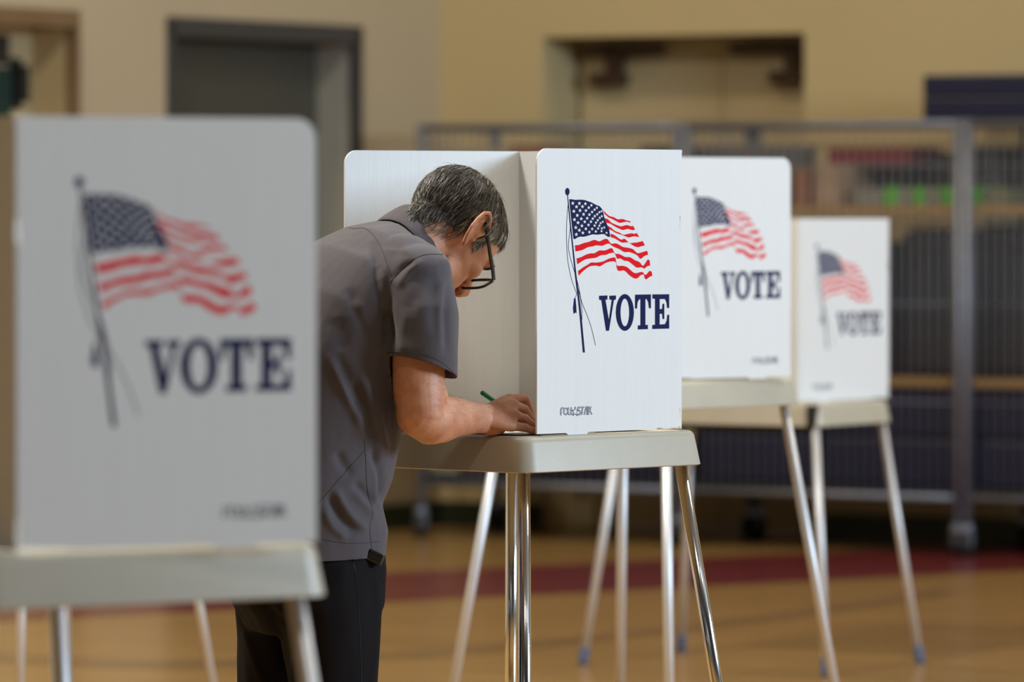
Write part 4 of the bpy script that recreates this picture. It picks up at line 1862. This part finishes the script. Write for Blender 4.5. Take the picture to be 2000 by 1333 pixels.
wire_mesh = None
proto = []
for ci in range(3):
    base = cw(ci * (CL + .006), 0, 0)
    t = thing('cage_cart', CART_LABELS[ci], 'cage cart', base, CRZ, 'wire cage carts')
    PR = .018
    for x in (PR, CL - PR):
        for y in (0.0, CDp):
            MB().tube([(x, y, .13), (x, y, ZTOP)], PR, 14).build('post', M['galv'], t, True)
            c = MB()
            c.tube([(x, y, .13), (x, y, .10)], .026, 14)
            c.box((x - .022, y, .075), (.004, .035, .07))
            c.box((x + .022, y, .075), (.004, .035, .07))
            co = c.build('caster', M['galv'], t)
            MB().tube([(x - .016, y, .052), (x + .016, y, .052)], .052, 22).build('wheel', M['caster_rubber'], co, True)
    for z in (ZTOP - .015, ZBOT):
        for (p, q) in (((PR, 0, z), (CL - PR, 0, z)), ((PR, CDp, z), (CL - PR, CDp, z)), ((PR, 0, z), (PR, CDp, z)), ((CL - PR, 0, z), (CL - PR, CDp, z))):
            MB().tube([p, q], .014, 10).build('rail', M['galv'], t, True)
    shelves = (ZSH, ZMID, ZBOT + .02) if ci else (1.30, ZMID, ZBOT + .02)
    for z in shelves:
        bevel(MB().box((CL / 2, CDp / 2, z), (CL - .05, CDp - .03, .034)).build('shelf', M['matte_black'] if z < .4 else M['shelf_wood'], t), .003)
    n = 31
    for k in range(1, n):
        x = CL * k / n
        if wire_mesh is None:
            w = MB().tube([(0, 0, ZBOT), (0, 0, ZTOP - .015)], .0036, 6).build('wire', M['galv'], t, True)
            wire_mesh = w.data
        else:
            w = link(bpy.data.objects.new('wire', wire_mesh), t)
        w.location = (x, -.004, 0)
    for y in np.linspace(.06, CDp - .06, 9):
        w = link(bpy.data.objects.new('wire', wire_mesh), t)
        w.location = (PR, y, 0)
    for z in (.62, 1.02, 1.58):
        MB().tube([(PR, -.004, z), (CL - PR, -.004, z)], .003, 6).build('cross_wire', M['galv'], t, True)


def cart_box(name, label, cat, px0, px1, depth, d_len, z, h, material, group=None, lid=None, round_=.006):
    """a box-like thing standing at z inside the carts, spanning these photo columns at its front"""
    def xs(px):
        k = (px - 1000) / FPX
        c = CA0 - NR * depth
        return (k * c.y - c.x) / (DR.x - k * DR.y)
    x0, x1 = xs(px0), xs(px1)
    c = cw((x0 + x1) / 2, depth + d_len / 2, z)
    t = thing(name, label, cat, c, CRZ, group)
    bevel(MB().box((0, 0, h / 2), (x1 - x0, d_len, h)).build('body', material, t), round_)
    if lid:
        bevel(MB().box((0, 0, h + .008), (x1 - x0 + .008, d_len + .008, .016)).build('lid', lid, t), .004)
    return t


def cm(name, r, g, b, rough=.6):
    if name not in M:
        M[name] = mat(name, srgb(r, g, b), rough, var=.12, vscale=9)
    return M[name]


ST_ = ZSH + .017
cart_box('cardboard_box', 'brown cardboard box at the left end of the upper shelf', 'box', 1548, 1582, .06, .3, ST_, .15, cm('brown_card', 150, 102, 70))
cart_box('cardboard_box', 'taller pale cardboard box beside the brown one on the upper shelf', 'box', 1590, 1636, .05, .3, ST_, .17, cm('pale_card', 176, 150, 124))
cart_box('storage_tray', 'pale grey tray on the upper shelf, left of the green blocks', 'tray', 1668, 1724, .05, .3, ST_, .055, cm('grey_plastic', 140, 140, 128), lid=cm('grey_plastic', 140, 140, 128))
gx = [(1726, 1748, 'leftmost of the bright green blocks on the upper shelf'), (1782, 1802, 'second of the bright green blocks from the left on the upper shelf'),
      (1836, 1858, 'third of the bright green blocks, just left of the thick cage post'), (1888, 1912, 'rightmost bright green block, right of the thick cage post')]
for a, b, lb in gx:
    cart_box('foam_block', lb, 'block', a, b, .05, .22, ST_, .075, cm('bright_green', 92, 190, 42), 'green blocks on the upper shelf')
cart_box('storage_tray', 'grey tray between the green blocks on the upper shelf', 'tray', 1752, 1780, .07, .28, ST_, .07, cm('grey_plastic', 140, 140, 128))
cart_box('storage_tray', 'grey tray just left of the third green block', 'tray', 1806, 1833, .07, .28, ST_, .072, cm('grey_plastic', 140, 140, 128))
cart_box('storage_tray', 'pale tray right of the thick cage post on the upper shelf', 'tray', 1918, 1965, .06, .28, ST_, .07, cm('olive_plastic', 120, 122, 92))
cart_box('folded_banner', 'dark red folded banner on the boxes of the upper shelf', 'banner', 1616, 1778, .20, .3, ST_ + .165, .075, cm('dark_red_cloth', 120, 34, 38))
cart_box('storage_bin', 'dark grey bin behind the green blocks under the red banner', 'bin', 1645, 1775, .36, .22, ST_, .165, cm('charcoal_plastic', 66, 66, 68))
cart_box('storage_bin', 'black bin behind the thick cage post on the upper shelf', 'bin', 1790, 1868, .38, .22, ST_, .22, M['black_vinyl'])
cart_box('storage_bin', 'dark blue-grey bin at the right edge on the upper shelf', 'bin', 1890, 2040, .36, .22, ST_, .24, cm('slate_plastic', 34, 42, 50))
# left cart
z1 = 1.30 + .017
cart_box('cardboard_box', 'white box behind the wire at the left end of the cages', 'box', 842, 985, .10, .3, z1, .34, cm('off_white_card', 190, 186, 160))
cart_box('cardboard_box', 'light brown box between pale boxes in the left cage', 'box', 1000, 1042, .12, .3, z1, .36, cm('brown_card', 150, 102, 70))
cart_box('cardboard_box', 'pale grey-green box in the left cage above the VOTE panel', 'box', 1092, 1235, .10, .3, z1, .33, cm('grey_green_card', 172, 172, 146))
cart_box('storage_bin', 'dark grey bin near the right end of the left cage', 'bin', 1250, 1300, .10, .3, z1, .35, cm('charcoal_plastic', 66, 66, 68))
cart_box('storage_bin', 'grey bin in the middle cage behind the second booth', 'bin', 1370, 1530, .10, .3, ST_, .25, cm('mid_grey_plastic', 112, 112, 112))
# lower compartments: dark mats and bags
for a, b, lb in ((1040, 1325, 'navy gym mats stacked low in the left cage'), (1362, 1600, 'navy gym mats stacked low in the middle cage, left half'),
                 (1606, 1862, 'navy gym mats stacked low in the middle cage, right half'), (1895, 2160, 'navy gym mats stacked low in the right cage')):
    t = cart_box('gym_mat', lb, 'gym mat', a, b, .05, .5, ZBOT + .038, .20, M['navy_vinyl'], 'navy mats in the cages', round_=.02)
    bx = t.children[0]
    for k, (dz, hh_) in enumerate(((.205, .19),)):
        o = link(bpy.data.objects.new('body', bx.data), t)
        o.location = (0, 0, dz)
        bevel(o, .02)
for a, b, hh_, mt_, lb in ((1040, 1325, .5, 'black_vinyl', 'black equipment bag above the mats in the left cage'),
                           (1362, 1600, .60, 'black_vinyl', 'black equipment bag above the mats in the middle cage, left half'),
                           (1606, 1745, .55, 'brown_black', 'dark brown bag just right of the low booth in the middle cage'),
                           (1752, 1862, .60, 'black_vinyl', 'black equipment bag just left of the thick cage post'),
                           (1895, 2160, .62, 'black_vinyl', 'black equipment bag at the right edge in the right cage')):
    cm('brown_black', 44, 36, 32)
    t = cart_box('equipment_bag', lb, 'bag', a, b, .12, .42, ZMID + .017, hh_, M[mt_], 'dark bags in the cages', round_=.05)
    w_ = t.children[0].dimensions.x
    V, F = tube([(-w_ * .2, -.215, hh_ * .72), (-w_ * .2, -.235, hh_ * .86), (0, -.24, hh_ * .9), (w_ * .2, -.235, hh_ * .86), (w_ * .2, -.215, hh_ * .72)], .008, 8)
    mesh_obj('handle', V, F, M['matte_black'], t, True)
# lower shelf of the left cart: pale boxes seen under the table edge
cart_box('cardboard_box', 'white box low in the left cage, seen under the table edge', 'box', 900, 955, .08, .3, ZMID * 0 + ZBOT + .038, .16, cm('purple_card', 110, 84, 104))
cart_box('cardboard_box', 'pale box low in the left cage beside the table leg', 'box', 838, 892, .08, .3, ZBOT + .038, .14, cm('off_white_card', 190, 186, 160))
# navy folded mat lying on top of the right carts
c = cw(2 * CL - .10 + .55, .30, ZTOP)
t = thing('folded_mat', 'dark navy folded mat lying on top of the cages at the right edge', 'gym mat', c, CRZ)
for k in range(2):
    bevel(MB().box((.1, 0, .046 + k * .091), (1.5, .5, .091)).build('mat_layer', M['navy_vinyl'], t), .010, 2)
